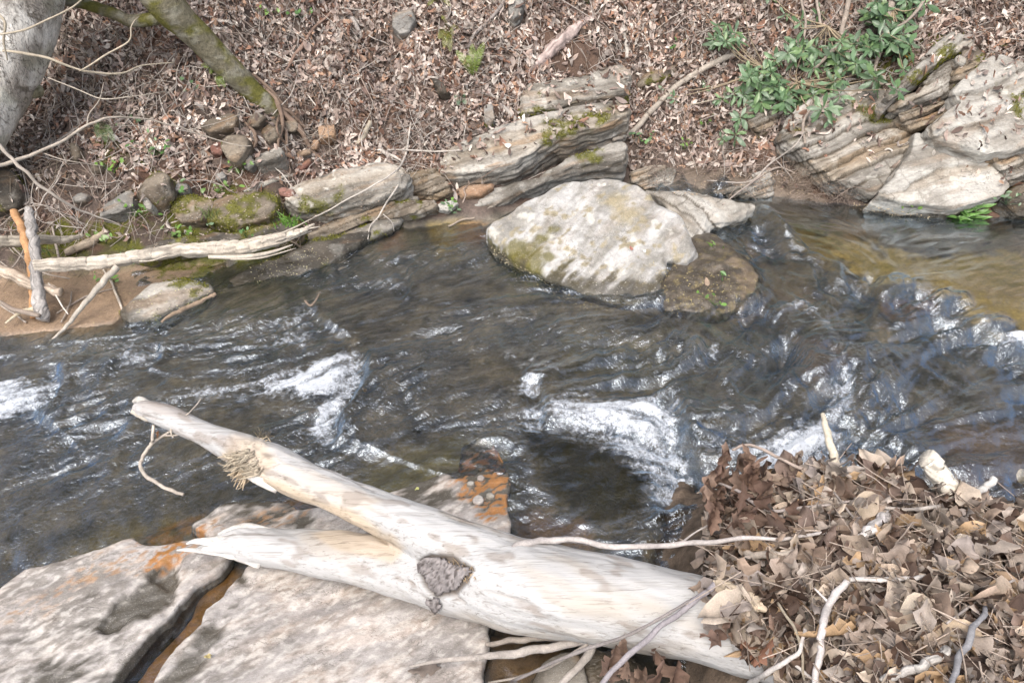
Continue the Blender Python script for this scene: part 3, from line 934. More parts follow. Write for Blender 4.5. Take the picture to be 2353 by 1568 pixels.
rock('ragged pale slab just below the long narrow mossy slab', G2(2036,256,2092,225,2131,181,2164,152,2183,164,2174,197,2166,232,2105,252,2049,268), elev=56, thick=.10, edge=.04, strata=.03, sp=.06, dip=32, lichen=.5, group=g_, lift=.12)
rock('blocky mossy piece at the upper right end of the narrow slab', G2(2177,158,2194,141,2217,131,2241,142,2238,178,2197,204,2178,211,2172,192), elev=52, thick=.12, edge=.04, strata=.035, sp=.05, dip=26, moss=.35, group=g_, style='brown', lift=.10)
rock('dark layered shard under the ragged pale slab', G2(2052,274,2105,256,2158,237,2166,248,2138,264,2079,288,2060,288), elev=50, thick=.07, edge=.025, strata=.02, dip=20, style='brown', group=g_, lift=.13)
rock('lowest rusty shard in the notch of the outcrop', G2(2064,294,2138,268,2171,258,2180,270,2138,290,2085,307), elev=50, thick=.06, edge=.025, strata=.02, dip=20, style='brown', rust=.7, group=g_, lift=.12)
rock('small white block pinched between the narrow slab and the mossy piece', G2(2182,142,2196,133,2212,146,2204,160,2188,156), elev=45, thick=.05, edge=.02, style='pale', group=g_, lift=.20)
rock('flat grey-green block left of the broad layered rock face', G2(1706,257,1776,248,1784,280,1782,316,1744,322,1711,297), elev=50, thick=.08, edge=.04, strata=.02, moss=.15, group=g_, style='schist')
rock('triangular tan rock with a pale ridge at the mouth of the debris nest', G2(1618,446,1687,437,1763,398,1771,411,1773,462,1743,468,1680,458), elev=55, thick=.09, edge=.04, strata=.025, dip=24, rust=.5, group=g_, wetz=.03, style='schist')
rock('small tan stone under the rhododendron leaves', G2(1983,200,2010,179,2030,181,2024,205,1990,212), elev=48, thick=.05, edge=.02, style='schist', group=g_, lift=.05)
rock('dark half hidden rock right of the slab stack below the leaves', G2(1450,400,1500,385,1560,392,1540,430,1480,440,1452,425), elev=52, thick=.05, edge=.04, style='schist', rust=.6, strata=.02, group=g_)

# white boulder
def paint_boulder(u, v, V3, c, wt, g3, an, seed):
    n1 = fbm(g3 * 9, 4, 301); n2 = fbm(g3 * 26, 3, 302)
    an2 = np.stack([V3[:, 0] * .75 - V3[:, 1] * .66, V3[:, 0] * .66 + V3[:, 1] * .75, V3[:, 2]], -1)
    st = fbm(an2 * np.array([22, 4, 4]), 3, 303)
    lo = V3[:, 2] - water_level(V3[:, 0], V3[:, 1])
    k = smooth(n1 * .55 + n2 * .45 + st * .45 + lo * 1.8, -0.24, 0.16)[:, None]
    tan = np.array([0.33, 0.29, 0.20]) * (1 + .3 * n2)[:, None]
    c = tan * (1 - k) + c * k
    w = smooth(-(lo + 0.035 * n1 + 0.050 * st + .08 * smooth(u, 1180, 1450) - .03), -0.075, -0.035)[:, None]
    ol = np.array([0.10, 0.085, 0.030]) * (1 + .4 * n2)[:, None]
    c = c * (1 - w * .9) + ol * w * .9
    dk = smooth(-(lo + 0.02 * n1 + .03 * st), -0.072, -0.040)[:, None]
    c = c * (1 - dk * .8) + np.array([0.055, 0.048, 0.035]) * dk * .8
    mo = pmask(u, v, G2(1385, 455, 1440, 455, 1470, 500, 1430, 520), 16, 30 * n1)[:, None] * .7
    c = c * (1 - mo) + mo * np.array([0.30, 0.25, 0.14])
    mo = pmask(u, v, G2(1180, 560, 1260, 530, 1250, 570, 1220, 640, 1180, 600), 16, 40 * n1)[:, None] * .85
    c = c * (1 - mo) + mo * np.array([0.12, 0.105, 0.025])
    return c, np.maximum(wt, smooth(-lo, -0.05, 0.0))
g_ = 'pale boulder and shelf at the centre of the far shore'
rock('big whitish boulder sloping into the rapids at the centre', G2(1112,535,1190,482,1290,430,1400,418,1470,438,1520,478,1560,508,1588,550,1600,590,1575,612,1532,604,1530,650,1508,700,1455,722,1380,702,1290,665,1200,618,1140,572), elev=72, az=-10, anchor=(1350, 690), z=-0.035, thick=0.055, back=.12, edge=.05, res=.0085, rough=.013, style='white', lichen=.55, rust=.1, moss=0, mat='boulder', group=g_, paint=paint_boulder, name='boulder', cat='boulder', dome=.012, dip=52)
rock('folded cream rock ribbon right of the whitish boulder', G2(1475,446,1600,452,1728,482,1705,505,1630,525,1606,560,1606,600,1580,614,1560,590,1560,540,1520,480), elev=72, anchor=(1600, 560), z=0.0, thick=.075, back=.15, edge=.11, res=.010, rough=.02, style='pale', lichen=.3, rust=.15, mat='boulder', group=g_, wetz=.03, name='boulder', cat='boulder', strata=.014, sp=.10, dip=-50)
def paint_shelf(u, v, V3, c, wt, g3, an, seed):
    n1 = fbm(g3 * 12, 4, 311)
    k = smooth(n1, -.2, .5)[:, None]
    c = np.array([0.062, 0.052, 0.040]) * (1 - k) + np.array([0.12, 0.10, 0.075]) * k
    k = pmask(u, v, G2(1680, 600, 1740, 610, 1748, 690, 1700, 715, 1710, 660), 8, 20 * n1)[:, None] * .5
    c = c * (1 - k) + k * np.array([0.24, 0.18, 0.12])
    k = (smooth(fbm(g3 * 30, 2, 312), .30, .5) * .8)[:, None]
    c = c * (1 - k) + k * np.array([0.15, 0.12, 0.06])
    return c, np.full_like(u, 0.75)
rock('low muddy wet shelf below the cream ribbon, tiny green plants on it', G2(1515,600,1560,560,1640,540,1700,590,1742,640,1748,690,1715,720,1620,735,1530,722,1505,690), elev=86, z=.0, thick=.065, back=.12, edge=.16, res=.010, rough=.014, style='dark', mat='boulder', group=g_, paint=paint_shelf, name='shelf_rock', cat='rock')

# foreground slabs
def paint_slab(u, v, V3, c, wt, g3, an, seed):
    q = np.stack([V3[:, 0] * .83 + V3[:, 1] * .56, V3[:, 0] * -.56 + V3[:, 1] * .83, V3[:, 2] * 0 + 3], -1)
    n1 = fbm(q * np.array([6, 15, 1]), 5, 321); n2 = fbm(q * np.array([24, 55, 1]), 3, 322); n3 = fbm(q * np.array([2, 3, 1]), 3, 323)
    k = smooth(n1 + .5 * n3, -.1, .7)[:, None] * .28
    c = c * (1 - k) + k * np.array([0.47, 0.35, 0.255])
    k = smooth(n2 + .4 * n1, .1, .4)[:, None] * .5
    c = c * (1 - k) + k * np.array([0.60, 0.575, 0.53])
    k = smooth(-n2 - .5 * n3, .25, .55)[:, None] * .5
    c = c * (1 - k) + k * np.array([0.17, 0.155, 0.13])
    orange = np.maximum(pmask(u, v, G2(1040, 1060, 1150, 1030, 1175, 1170, 1110, 1200, 1060, 1130), 14, 34 * n1) * 1.4,
                        pmask(u, v, G2(330, 1240, 440, 1210, 440, 1280, 350, 1290), 10, 40 * n1)) * smooth(n2 + n1 * .5, -.05, .12)
    orange = np.clip(orange, 0, 1)
    k = orange[:, None] * .9
    c = c * (1 - k) + k * np.array([0.33, 0.135, 0.022])
    dk = np.maximum.reduce([
        pmask(u, v, G2(215, 1440, 300, 1360, 360, 1320, 400, 1330, 395, 1370, 340, 1420, 240, 1445), 9, 22 * n1),
        pmask(u, v, G2(470, 1450, 560, 1350, 530, 1300, 570, 1330, 500, 1420, 470, 1480, 400, 1590, 350, 1590), 10, 26 * n1),
        pmask(u, v, G2(400, 1600, 520, 1460, 470, 1440, 370, 1600), 10, 26 * n1) * .9])
    lo = V3[:, 2]
    rim = smooth(-(lo + 0.008 * n1 + .010 * n3 + .004 * n2), -0.030, -0.018)
    dk = np.maximum(dk, rim) * (1 - .8 * orange)
    kk = dk[:, None] * .90
    c = c * (1 - kk) + kk * np.array([0.062, 0.055, 0.040])
    ogr = (pmask(u, v, G2(0, 1400, 330, 1240, 720, 1150, 720, 1190, 340, 1300, 0, 1430), 14, 30 * n1) * smooth(n2, 0, .4))[:, None] * .7
    c = c * (1 - ogr) + ogr * np.array([0.26, 0.12, 0.025])
    return c, np.maximum(dk, orange * .6)
g_ = 'flat granite slabs in the foreground'
kw = dict(elev=87.6, az=0, thick=.078, back=.08, edge=.018, res=.0075, rough=.008, style='slab', lichen=.05, rust=.1, mat='slab', group=g_, paint=paint_slab, name='granite_slab', cat='rock slab', powr=4)
rock('broad pinkish slab filling the lower left corner, a dark wet hollow in it', G2(-700,1640,-500,1480,-200,1420,0,1394,67,1340,135,1322,238,1293,318,1262,345,1278,395,1283,417,1275,470,1264,540,1276,545,1300,512,1338,457,1376,430,1420,412,1444,375,1462,344,1500,268,1610,180,1800,-300,1900), z=-.040, anchor=(200, 1500),
     carve=[(G2(215,1440,300,1360,350,1322,392,1300,402,1330,392,1372,340,1418,240,1446), .022, 7), (G2(350,1322,400,1280,430,1262,410,1300,380,1340), .02, 5), (G2(380,1370,440,1410,415,1440,370,1420), .012, 6)], **kw)
rock('main speckled slab under the driftwood log', G2(445,1232,516,1192,636,1178,700,1205,790,1190,860,1178,950,1138,1046,1108,1050,1050,1090,1030,1140,1036,1168,1090,1172,1225,1134,1380,1118,1470,1112,1700,1100,1900,200,1900,366,1610,420,1512,470,1470,480,1430,520,1400,560,1350,590,1320,560,1275,480,1262), z=-.033, anchor=(800, 1450), carve=[(G2(1020,1000,1200,1000,1200,1080,1100,1075,1040,1090), .034, 26), (G2(470,1450,560,1350,530,1300,590,1330,520,1420,480,1480,400,1620,330,1620), .014, 10)], **{**kw, 'az': 180})
rock('round brown rock below the twigs right of the main slab', G2(1215,1560,1240,1515,1290,1498,1335,1520,1350,1600,1300,1640,1220,1640), z=.03, elev=75, thick=.06, edge=.08, style='schist', wetz=.05, rust=.4, res=.009, mat='slab')
rock('wet stone under the knot of twigs at the bottom centre', G2(1320,1500,1400,1490,1480,1530,1480,1600,1350,1620), z=.0, elev=80, thick=.05, edge=.06, style='dark', res=.01, wetz=.08)
for k, (u, v_, s, st) in enumerate(((1082,1112,9,'pale'), (1105,1098,8,'slab'), (1098,1150,13,'slab'), (1125,1140,9,'pale'))):
    rock(['palest little pebble stuck in the orange algae, leftmost of four', 'upper pebble stuck in the orange algae', 'largest lowest pebble in the orange algae', 'rightmost pebble in the orange algae'][k],
         [(u + s * 1.2 * math.cos(t), v_ + s * .8 * math.sin(t)) for t in np.linspace(0, 6.28, 9)[:-1]], z=.026, elev=80, thick=.012, back=.02, edge=.012, res=.004, rough=.002, wob=.001, style=st, name='pebble', cat='pebble', group='pebbles in the orange algae')

# ------------------------------------------------------------------ debris heap (the mat of rotten leaves under the loose ones)
HEAP = [(1560,1260,.02),(1600,1180,.02),(1650,1120,.10),(1700,1100,.20),(1800,1070,.26),(1900,1075,.30),(2000,1080,.30),(2100,1110,.30),(2200,1160,.28),(2352,1190,.28),(2600,1200,.26),
        (1700,1200,.26),(1850,1200,.32),(2050,1200,.36),(2300,1250,.38),(1650,1300,.24),(1800,1350,.36),(2000,1350,.42),(2300,1380,.46),(1740,1440,.30),(1900,1500,.44),(2200,1520,.50),(2500,1500,.5),
        (1860,1600,.26),(2000,1700,.44),(2300,1750,.52),(2700,1650,.5),(1720,1560,.02),(1640,1420,.10),(1780,1640,.04)]
hp = np.array([P(u, v, z) for u, v, z in HEAP])
# the heap ends behind its top line
drop = np.array([P(u, v, z) + np.array([0, .16, 0]) for u, v, z in HEAP[2:11]]); drop[:, 2] = -.08
out_ = np.array([P(u, v, 0) for u, v in ((1480,1200),(1500,1330),(1450,1450),(1530,1560),(1560,1700),(1500,1100),(1620,1000),(1900,960),(2200,980),(2500,1020))]); out_[:, 2] = -.10
H0 = np.concatenate([hp, drop, out_])
def rbf(ctrl, vals, eps=1e-3):
    d = np.linalg.norm(ctrl[:, None] - ctrl[None], axis=2)
    return np.linalg.solve(d + eps * np.eye(len(ctrl)), vals)
hw = rbf(H0[:, :2], H0[:, 2] + .1)
def heap(x, y):
    q = np.stack([x, y], -1)
    z = np.zeros(len(q))
    for k in range(len(H0)):
        z += hw[k] * np.linalg.norm(q - H0[k, :2], axis=1)
    z = z - .1
    g3 = np.stack([x, y, 0 * x], -1)
    return np.clip(z, -.12, .6) + 0.035 * fbm(g3 * 7, 3, 61)
hx, hy = np.arange(0.3, 3.4, .014), np.arange(0.55, 2.45, .014)
XX, YY = np.meshgrid(hx, hy)
hz = heap(XX.ravel(), YY.ravel())
hv = np.stack([XX.ravel(), YY.ravel(), hz], -1)
kz = (hz > -.07).reshape(XX.shape)
hq = grid_faces(*XX.shape, kz[:-1, :-1] & kz[1:, 1:])
hc = np.array([0.10, 0.075, 0.055])[None] * (1 + .6 * fbm(hv * 22, 3, 62))[:, None]
hv, (hq,), ha = compact(hv, [hq], {'col': np.clip(hc, .01, 1), 'wet': np.zeros(len(hv))})
ho = make('leaf_mulch', hv, hq, M['ground'], None, ha)
tag(ho, 'dark heap of rotten leaf mulch under the loose dead leaves at the lower right', kind='stuff')
bvh_add(hv, hq)

# ------------------------------------------------------------------ the big driftwood log
def spine(rows):
    """rows: u, v, diameter in sheet px, z of the centre -> points, radii"""
    pts, rr = [], []
    for u, v, dpx, z in rows:
        q = P(u, v, z)
        dep = proj(q)[2][0]
        pts.append(q); rr.append(dpx / 2 / FPX * dep)
    return np.array(pts), np.array(rr)
A_ = [(312,934,26,.40),(335,942,42,.40),(380,958,54,.39),(470,994,58,.37),(545,1026,72,.36),(600,1058,92,.345),(650,1080,92,.34),(720,1112,88,.325),(850,1165,94,.295),(960,1218,112,.27),(1080,1275,140,.25),(1250,1335,160,.23)]
B_ = [(1010,1322,120,.19),(1100,1325,190,.205),(1200,1345,212,.215),(1300,1361,210,.22),(1450,1389,198,.225),(1600,1420,192,.235),(1750,1458,198,.24),(1900,1502,205,.24),(2100,1565,210,.24),(2400,1660,215,.24)]
C_ = [(440,1262,14,.135),(470,1258,30,.14),(505,1254,56,.14),(545,1246,90,.135),(600,1254,104,.13),(700,1264,116,.13),(850,1288,130,.14),(950,1318,128,.155),(1050,1345,140,.175),(1150,1360,150,.20)]
Vs, Fs, k0 = [], [], 0
for rows, fl, sides in ((A_, None, 32), (B_, None, 48), (C_, [.35, .5, .55, .6, .6, .7, .85, 1, 1], 32)):
    pts, rr = spine(rows)
    v, q, t = tube(pts, rr, 90, sides, flat=fl)
    Vs.append(v); Fs += [tuple(x) for x in (q + k0).tolist()] + [tuple(x) for x in (t + k0).tolist()]
    k0 += len(v)
tmp = bpy.data.meshes.new('trunk')
tmp.from_pydata(np.concatenate(Vs).tolist(), [], Fs)
to = bpy.data.objects.new('trunk', tmp)
C.objects.link(to)
rm = to.modifiers.new('r', 'REMESH'); rm.mode = 'VOXEL'; rm.voxel_size = 0.0055
sm = to.modifiers.new('s', 'SMOOTH'); sm.factor = 0.6; sm.iterations = 18
dg = bpy.context.evaluated_depsgraph_get()
ev = to.evaluated_get(dg)
me = bpy.data.meshes.new_from_object(ev)
bpy.data.objects.remove(to)
nv = len(me.vertices)
lv = np.zeros(nv * 3, np.float32); me.vertices.foreach_get('co', lv); lv = lv.reshape(-1, 3).astype(float)
ln = np.zeros(nv * 3, np.float32); me.vertices.foreach_get('normal', ln); ln = ln.reshape(-1, 3).astype(float)
ld = unit(P(1600,1420,.235) - P(700,1110,.33))
ldr = unit(np.cross(ld, [0, 0, 1])); ldu = np.cross(ldr, ld)
lc = np.stack([lv @ ld, lv @ ldr, lv @ ldu], -1)
gr = fbm(lc * np.array([5, 34, 34]), 3, 71)
big = fbm(lc * np.array([3.5, 7, 7]), 3, 72)
chk = smooth(fbm(lc * np.array([4, 42, 42]), 2, 73), .42, .7) * smooth(noise(lc * np.array([3, 8, 8]), 74), 0, .4)
lu, lvv, _ = proj(lv)
knot = pmask(lu, lvv, G2(530,1000,600,1010,640,1060,600,1110,540,1090,510,1050), 14)
swirl = np.sin(fbm(lv * 9, 2, 75) * 14 + lv[:, 0] * 60)
bark_recess = pmask(lu, lvv, G2(955,1290,985,1270,1040,1275,1085,1305,1075,1340,1050,1368,1000,1374,975,1345,962,1320), 6, 8 * big)
lv2 = lv + ln * (gr * .0026 + big * .009 - chk * .007 + knot * swirl * .005 - .010 * bark_recess * (1 + .3 * gr))[:, None]
base = np.array([0.47, 0.47, 0.465]) * (1 + .10 * big)[:, None]
tanm = np.maximum(pmask(lu, lvv, G2(560,1085,640,1105,800,1170,870,1215,900,1255,820,1215,700,1160,580,1110), 14, 20 * big), pmask(lu, lvv, G2(700,1215,900,1225,930,1260,900,1300,740,1245), 10, 16 * big) * .8)
tanm = np.maximum(tanm, knot * .8)
tanm = np.maximum(tanm, pmask(lu, lvv, G2(560,1040,700,1085,860,1150,840,1185,700,1140,600,1110), 20, 30 * gr) * .45)
lcx = base * (1 - .75 * tanm[:, None]) + .75 * tanm[:, None] * np.array([0.55, 0.43, 0.29])
grey = np.maximum(pmask(lu, lvv, G2(290,900,400,930,560,1000,540,1060,400,1030,300,970), 12, 20 * big) * smooth(gr + big, -.3, .3), chk)[:, None]
st1 = (smooth(fbm(lc * np.array([1.6, 5, 5]), 4, 78), .12, .5) * .45)[:, None]
lcx = lcx * (1 - st1) + st1 * np.array([0.36, 0.30, 0.225])
st2 = (smooth(fbm(lc * np.array([6, 16, 16]), 3, 79), .38, .62) * .55)[:, None]
lcx = lcx * (1 - st2) + st2 * np.array([0.24, 0.20, 0.165])
lcx = lcx * (1 - .55 * grey) + .55 * grey * np.array([0.30, 0.26, 0.23])
bk = bark_recess[:, None]
lcx = lcx * (1 - .8 * bk) + .8 * bk * np.array([0.10, 0.075, 0.055])  # gap round the bark plates: recess shade painted into the wood colour
M['driftwood'] = mat_driftwood('bleached_driftwood', tuple(Matrix([ld, ldr, ldu]).to_euler()))
me.vertices.foreach_set('co', lv2.astype(np.float32).ravel())
at = me.attributes.new('col', 'FLOAT_COLOR', 'POINT')
at.data.foreach_set('color', np.concatenate([np.clip(lcx, 0, .9), np.ones((nv, 1))], 1).astype(np.float32).ravel())
me.polygons.foreach_set('use_smooth', np.ones(len(me.polygons), bool))
me.materials.clear(); me.materials.append(M['driftwood'])
log_root = empty('driftwood_log', P(1300, 1400, 0.08))
tag(log_root, 'huge bleached forked driftwood log lying across the foreground slabs', 'driftwood log')
me.name = 'trunk'
trunk = bpy.data.objects.new('trunk', me); C.objects.link(trunk); trunk.parent = log_root
trunk.matrix_parent_inverse = Matrix.Translation(-log_root.location)
lq = [list(pl.vertices) for pl in me.polygons]
_bv.append(lv2); k_ = sum(_bn); _bf.append(np.array([x if len(x) == 4 else x + x[-1:] for x in lq]) + k_); _bn.append(len(lv2))
bvh_build()

def child(o, root):
    o.parent = root
    o.matrix_parent_inverse = Matrix.Translation(-root.location)
    return o

# bark patch in the crotch of the fork
def patch(name, poly, mat, colf, lift, thick, parent, res=.006, seed=1, wob=6):
    """thin plate laid over what is seen inside the outline"""
    r = np.random.default_rng(seed)
    pc = np.array(poly, float)
    st = 4.0
    us, vs = np.arange(pc[:, 0].min() - 8, pc[:, 0].max() + 8, st), np.arange(pc[:, 1].min() - 8, pc[:, 1].max() + 8, st)
    U, W_ = np.meshgrid(us, vs)
    uf, vf = U.ravel(), W_.ravel()
    nz = fbm(np.stack([uf / 22, vf / 22, uf * 0 + seed], -1), 3, seed)
    d = polydist(uf, vf, pc)[0] + nz * wob
    pts, nn = [], []
    for a, b, dd in zip(uf, vf, d):
        if dd > -2:
            q, n = hit(a, b)
        else: q, n = np.zeros(3), np.zeros(3)
        pts.append(q); nn.append(n)
    pts, nn = np.array(pts), np.array(nn)
    nn = unit(nn[d > 0].mean(0))
    h = lift + thick * smooth(d, -2, 6) + thick * .5 * fbm(pts * 60, 2, seed)
    top = pts + nn * h[:, None]
    K = (d > -1).reshape(U.shape)
    keep = K[:-1, :-1] & K[1:, :-1] & K[:-1, 1:] & K[1:, 1:]
    q = grid_faces(*U.shape, keep)[:, ::-1]
    c = colf(pts, nz)
    top, (q,), at = compact(top, [q], {'col': c})
    o = make(name, top, q, mat, None, at)
    sol = o.modifiers.new('t', 'SOLIDIFY'); sol.thickness = max(thick, .003); sol.offset = 1
    if parent: child(o, parent)
    return o
def barkc(p_, n_):
    w_ = np.abs(noise(p_ * 45 + 3, 83)); w2_ = np.abs(noise(p_ * 38, 84))
    c_ = np.array([0.25, 0.23, 0.225])[None] * (1 + .5 * fbm(p_ * 70, 3, 81))[:, None]
    k_ = np.maximum(smooth(-w_, -.10, -.03), smooth(-w2_, -.08, -.02))[:, None]
    return np.clip(c_ * (1 - .75 * k_) + .75 * k_ * np.array([.05, .04, .035]), .02, .6)
for k, pl_ in enumerate((G2(960,1300,975,1280,1004,1275,1030,1284,1052,1296,1076,1302,1082,1316,1068,1330,1056,1350,1030,1356,1012,1366,990,1352,982,1330,966,1320), G2(984,1378,1010,1372,1022,1390,1002,1402))):
    bp = patch('bark_patch', pl_, M['bark_pale'], barkc, .003, .007, log_root, seed=4 + k, wob=6)
    if k == 0: bp['label'] = 'patch of grey cracked bark left in the fork'
# splinters at the broken ends
def splinter(rows, flat=.5, col=(.60, .58, .54)):
    pts, rr = spine(rows)
    v, q, t = tube(pts, rr, 26, 16, flat=[flat], jitter=.22, seed=int(rows[0][0]))
    g = Geo(); gr_ = fbm(np.stack([(v @ ld) * 6, (v @ ldr) * 60, (v @ ldu) * 60], -1), 3, 77)
    c = np.array(col) * (1 + .3 * gr_)[:, None]
    g.add(v, q, t, np.clip(c, .03, .9))
    return child(g.build('splinter', M['fibre']), log_root)
splinter([(406,1263,4,.13),(432,1262,10,.13),(480,1266,16,.135),(540,1276,22,.13),(600,1296,24,.12)], .6)
splinter([(428,1248,6,.15),(450,1242,16,.155),(500,1246,24,.155),(580,1256,5,.145)], .4)
splinter([(500,1226,4,.165),(530,1214,12,.17),(570,1208,18,.168),(650,1222,5,.15)], .5)
splinter([(462,1236,4,.16),(500,1236,14,.165),(550,1236,18,.16),(620,1236,5,.15)], .4)
splinter([(306,922,10,.41),(320,918,18,.415),(345,932,26,.40),(380,948,30,.40)], .8, (.52,.50,.46))
splinter([(302,945,12,.40),(318,948,20,.395),(345,960,24,.385)], .8, (.55,.50,.42))
# torn fibres at the twist and at the crotch
def fibres(name, c0, dirs, n, length, spread, colr, parent, rpx=1.4, seed=0, curl=.12):
    g = Geo(); r = np.random.default_rng(seed)
    for k in range(n):
        o = c0[r.integers(len(c0))]
        s0 = on(o[0] + r.normal(0, spread), o[1] + r.normal(0, spread), .004)
        dep = proj(s0)[2][0]
        u0, v0, _ = proj(s0)
        dv = np.array(dirs[r.integers(len(dirs))], float) + r.normal(0, .10, 2)
        L_ = length * r.uniform(.5, 1.2)
        pts = []
        for t in np.linspace(0, 1, 4):
            a = curl * r.normal() * t
            uu = u0[0] + L_ * t * (dv[0] * math.cos(a) - dv[1] * math.sin(a))
            vv = v0[0] + L_ * t * (dv[0] * math.sin(a) + dv[1] * math.cos(a))
            pts.append(PD(uu, vv, dep - .012 * t * r.uniform(0, 1.5)))
        rr = rpx / FPX * dep
        v, q, t = tube(pts, [rr, rr * .9, rr * .3], 6, 4)
        g.add(v, q, t, np.array(colr) * r.uniform(.6, 1.25))
    o = child(g.build(name, M['fibre']), parent); o['kind'] = 'stuff'
    return o
fibres('torn_fibres', [(560,1050),(550,1065),(575,1070),(590,1080),(545,1045)], [(-1, .12), (-.95, .3)], 46, 36, 6, (0.36, 0.31, 0.235), log_root, 4.0, 3)
fibres('torn_fibres', [(575,1040),(560,1050),(550,1060),(590,1065)], [(-.9, .35), (-.75, .55), (-1, .1)], 90, 32, 7, (0.42, 0.37, 0.29), log_root, 1.8, 13)
fibres('torn_fibres', [(565,1085),(550,1080)], [(-.55, .75), (-.7, .5)], 44, 42, 6, (0.42, 0.34, 0.24), log_root, 3.6, 4)
fibres('torn_fibres', [(605,1000),(615,1008),(595,1000)], [(.8, -.4), (.6, -.1), (.2, -.8), (-.5, -.7)], 36, 22, 4, (0.52, 0.43, 0.31), log_root, 1.3, 5)
fibres('torn_fibres', [(1065,1305),(1072,1320),(1050,1310)], [(.5, -.5), (.3, .6), (-.3, -.7)], 36, 20, 7, (0.38, 0.29, 0.19), log_root, 1.5, 6)
fibres('torn_fibres', [(1660,1330),(1650,1335),(1640,1345)], [(1, .5), (.9, .8), (1, .2)], 60, 60, 8, (0.46, 0.38, 0.28), log_root, 2.2, 7)
# snapped side stub
g = Geo()
v, q, t = tube([PD(572, 1087, proj(P(600,1090,.33))[2][0] - .03), PD(600, 1098, proj(P(600,1090,.33))[2][0] - .02), PD(640, 1112, proj(P(600,1090,.33))[2][0])], [.017, .026, .03], 10, 14, jitter=.1)
g.add(v, q, t, (0.74, 0.70, 0.64))
child(g.build('branch_stub', M['fibre']), log_root)

# ------------------------------------------------------------------ sticks, branches and trees
def stick(rows, name='twig', label=None, cat='twig', group=None, col=(.36, .32, .28), sides=8, seg=5, jitter=.12, mat='twig', parent=None, subs=(), seed=None, lift=.012, taper=None):
    """rows: u, v, diameter px [, lift | ('z', z) | ('d', depth)]"""
    seed = seed if seed is not None else int(rows[0][0] + rows[0][1])
    def solve(rows, keepd=None):
        pts, rr = [], []
        for rw in rows:
            u, v, dp = rw[:3]
            w = rw[3] if len(rw) > 3 else lift
            if isinstance(w, tuple): q = P(u, v, w[1]) if w[0] == 'z' else PD(u, v, w[1])
            else:
                q = on(u, v, w)
            pts.append(q); rr.append(max(dp / 2 / FPX * proj(q)[2][0], .0008))
        pts = np.array(pts)
        # never dive into dips: smooth the depth along the stick, then push it out to clear them
        return pts, np.array(rr)
    pts, rr = solve(rows)
    g = Geo()
    n = max(6, seg * len(rows))
    big_ = max(rw[2] for rw in rows) >= 21 and cat != 'branch'
    if big_: n, sides = n * 2, max(sides * 2, 20)
    fine_ = catmull(pts, n)
    wr_ = rr.mean()
    wsh = np.linspace(0, 1, n)[:, None] * n * .21
    fine_ = fine_ + np.stack([noise(np.concatenate([wsh, wsh * 0 + k_, wsh * 0], 1), seed) for k_ in (3, 7, 11)], -1) * min(wr_ * 1.0, .008)
    rr = np.interp(np.linspace(0, 1, n), np.linspace(0, 1, len(rr)), rr)
    rr = rr * (1 + .05 * np.random.default_rng(seed).normal(size=n))if not big_ else rr
    v, q, t = tube(fine_, rr, n, sides, jitter=jitter, seed=seed)
    r = np.random.default_rng(seed)
    c = np.asarray(col) * (1 + .28 * fbm(v * np.array([18, 18, 18]), 3, seed))[:, None]
    if big_:
        nv_ = n * sides
        si = np.repeat(np.arange(n), sides); th_ = np.tile(np.arange(sides) / sides * 2 * np.pi, n)
        gc = np.stack([si * .06, np.cos(th_) * 3.2, np.sin(th_) * 3.2], -1)
        gr_ = fbm(gc, 4, seed + 5)
        ctr = np.repeat(fine_, sides, 0)
        v[:nv_] += (v[:nv_] - ctr) * (gr_ * .11)[:, None]
        k_ = np.concatenate([smooth(-gr_, .05, .5), [0, 0]])[:, None]
        c = c * (1 - .65 * k_) + .65 * k_ * np.asarray(col) * .35
        k_ = np.concatenate([smooth(gr_, .1, .5), [0, 0]])[:, None]
        c = c * (1 + .30 * k_)
    g.add(v, q, t, np.clip(c, .01, .9))
    for sb in subs:
        ps, rs = solve(sb)
        v, q, t = tube(ps, rs, max(5, 4 * len(sb)), 6, jitter=jitter * .6, seed=seed + 1)
        c = np.asarray(col) * (1 + .28 * fbm(v * 18, 3, seed + 3))[:, None]
        g.add(v, q, t, np.clip(c, .01, .9))
    o = g.build(name, M[mat])
    if parent is None:
        origin_to(o, pts[len(pts) // 2])
        tag(o, label, cat, group)
    else:
        child(o, parent)
        if label: o['label'] = label
    return o

# --- leaning mossy trunk
tr = empty('leaning_tree', on(615, 250))
tag(tr, 'slim mossy green tree trunk leaning over the bank from the top left', 'tree')
dep0 = proj(on(615, 250))[2][0]
def gtube(rows, n, sides, jit, seed, colf, name, mat, parent):
    pts = np.array([PD(u, v, d) for u, v, w, d in rows]); rr = np.array([w / 2 / FPX * d for u, v, w, d in rows])
    v, q, t = tube(pts, rr, n, sides, jitter=jit, seed=seed)
    g = Geo(); g.add(v, q, t, np.clip(colf(v), .01, .9))
    return child(g.build(name, M[mat]), parent)
def mosscol(v):
    k = smooth(fbm(v * 9, 4, 91), -.25, .35)[:, None]
    k2 = smooth(fbm(v * 16, 3, 92), .15, .4)[:, None]
    c = np.array([0.165, 0.150, 0.105]) * (1 - k) + np.array([0.135, 0.130, 0.035]) * k
    return c * (1 - k2 * .5) + k2 * .5 * np.array([0.34, 0.33, 0.27])
gtube([(640,285,34,dep0+.05),(618,248,44,dep0),(585,215,50,dep0-.05),(540,170,56,dep0-.14),(480,110,62,dep0-.26),(430,60,68,dep0-.36),(385,15,84,dep0-.44),(340,-45,86,dep0-.52),(250,-190,86,dep0-.7),(150,-420,80,dep0-.8),(60,-800,70,dep0-.8)], 90, 22, .10, 93, mosscol, 'trunk', 'bark_moss', tr)
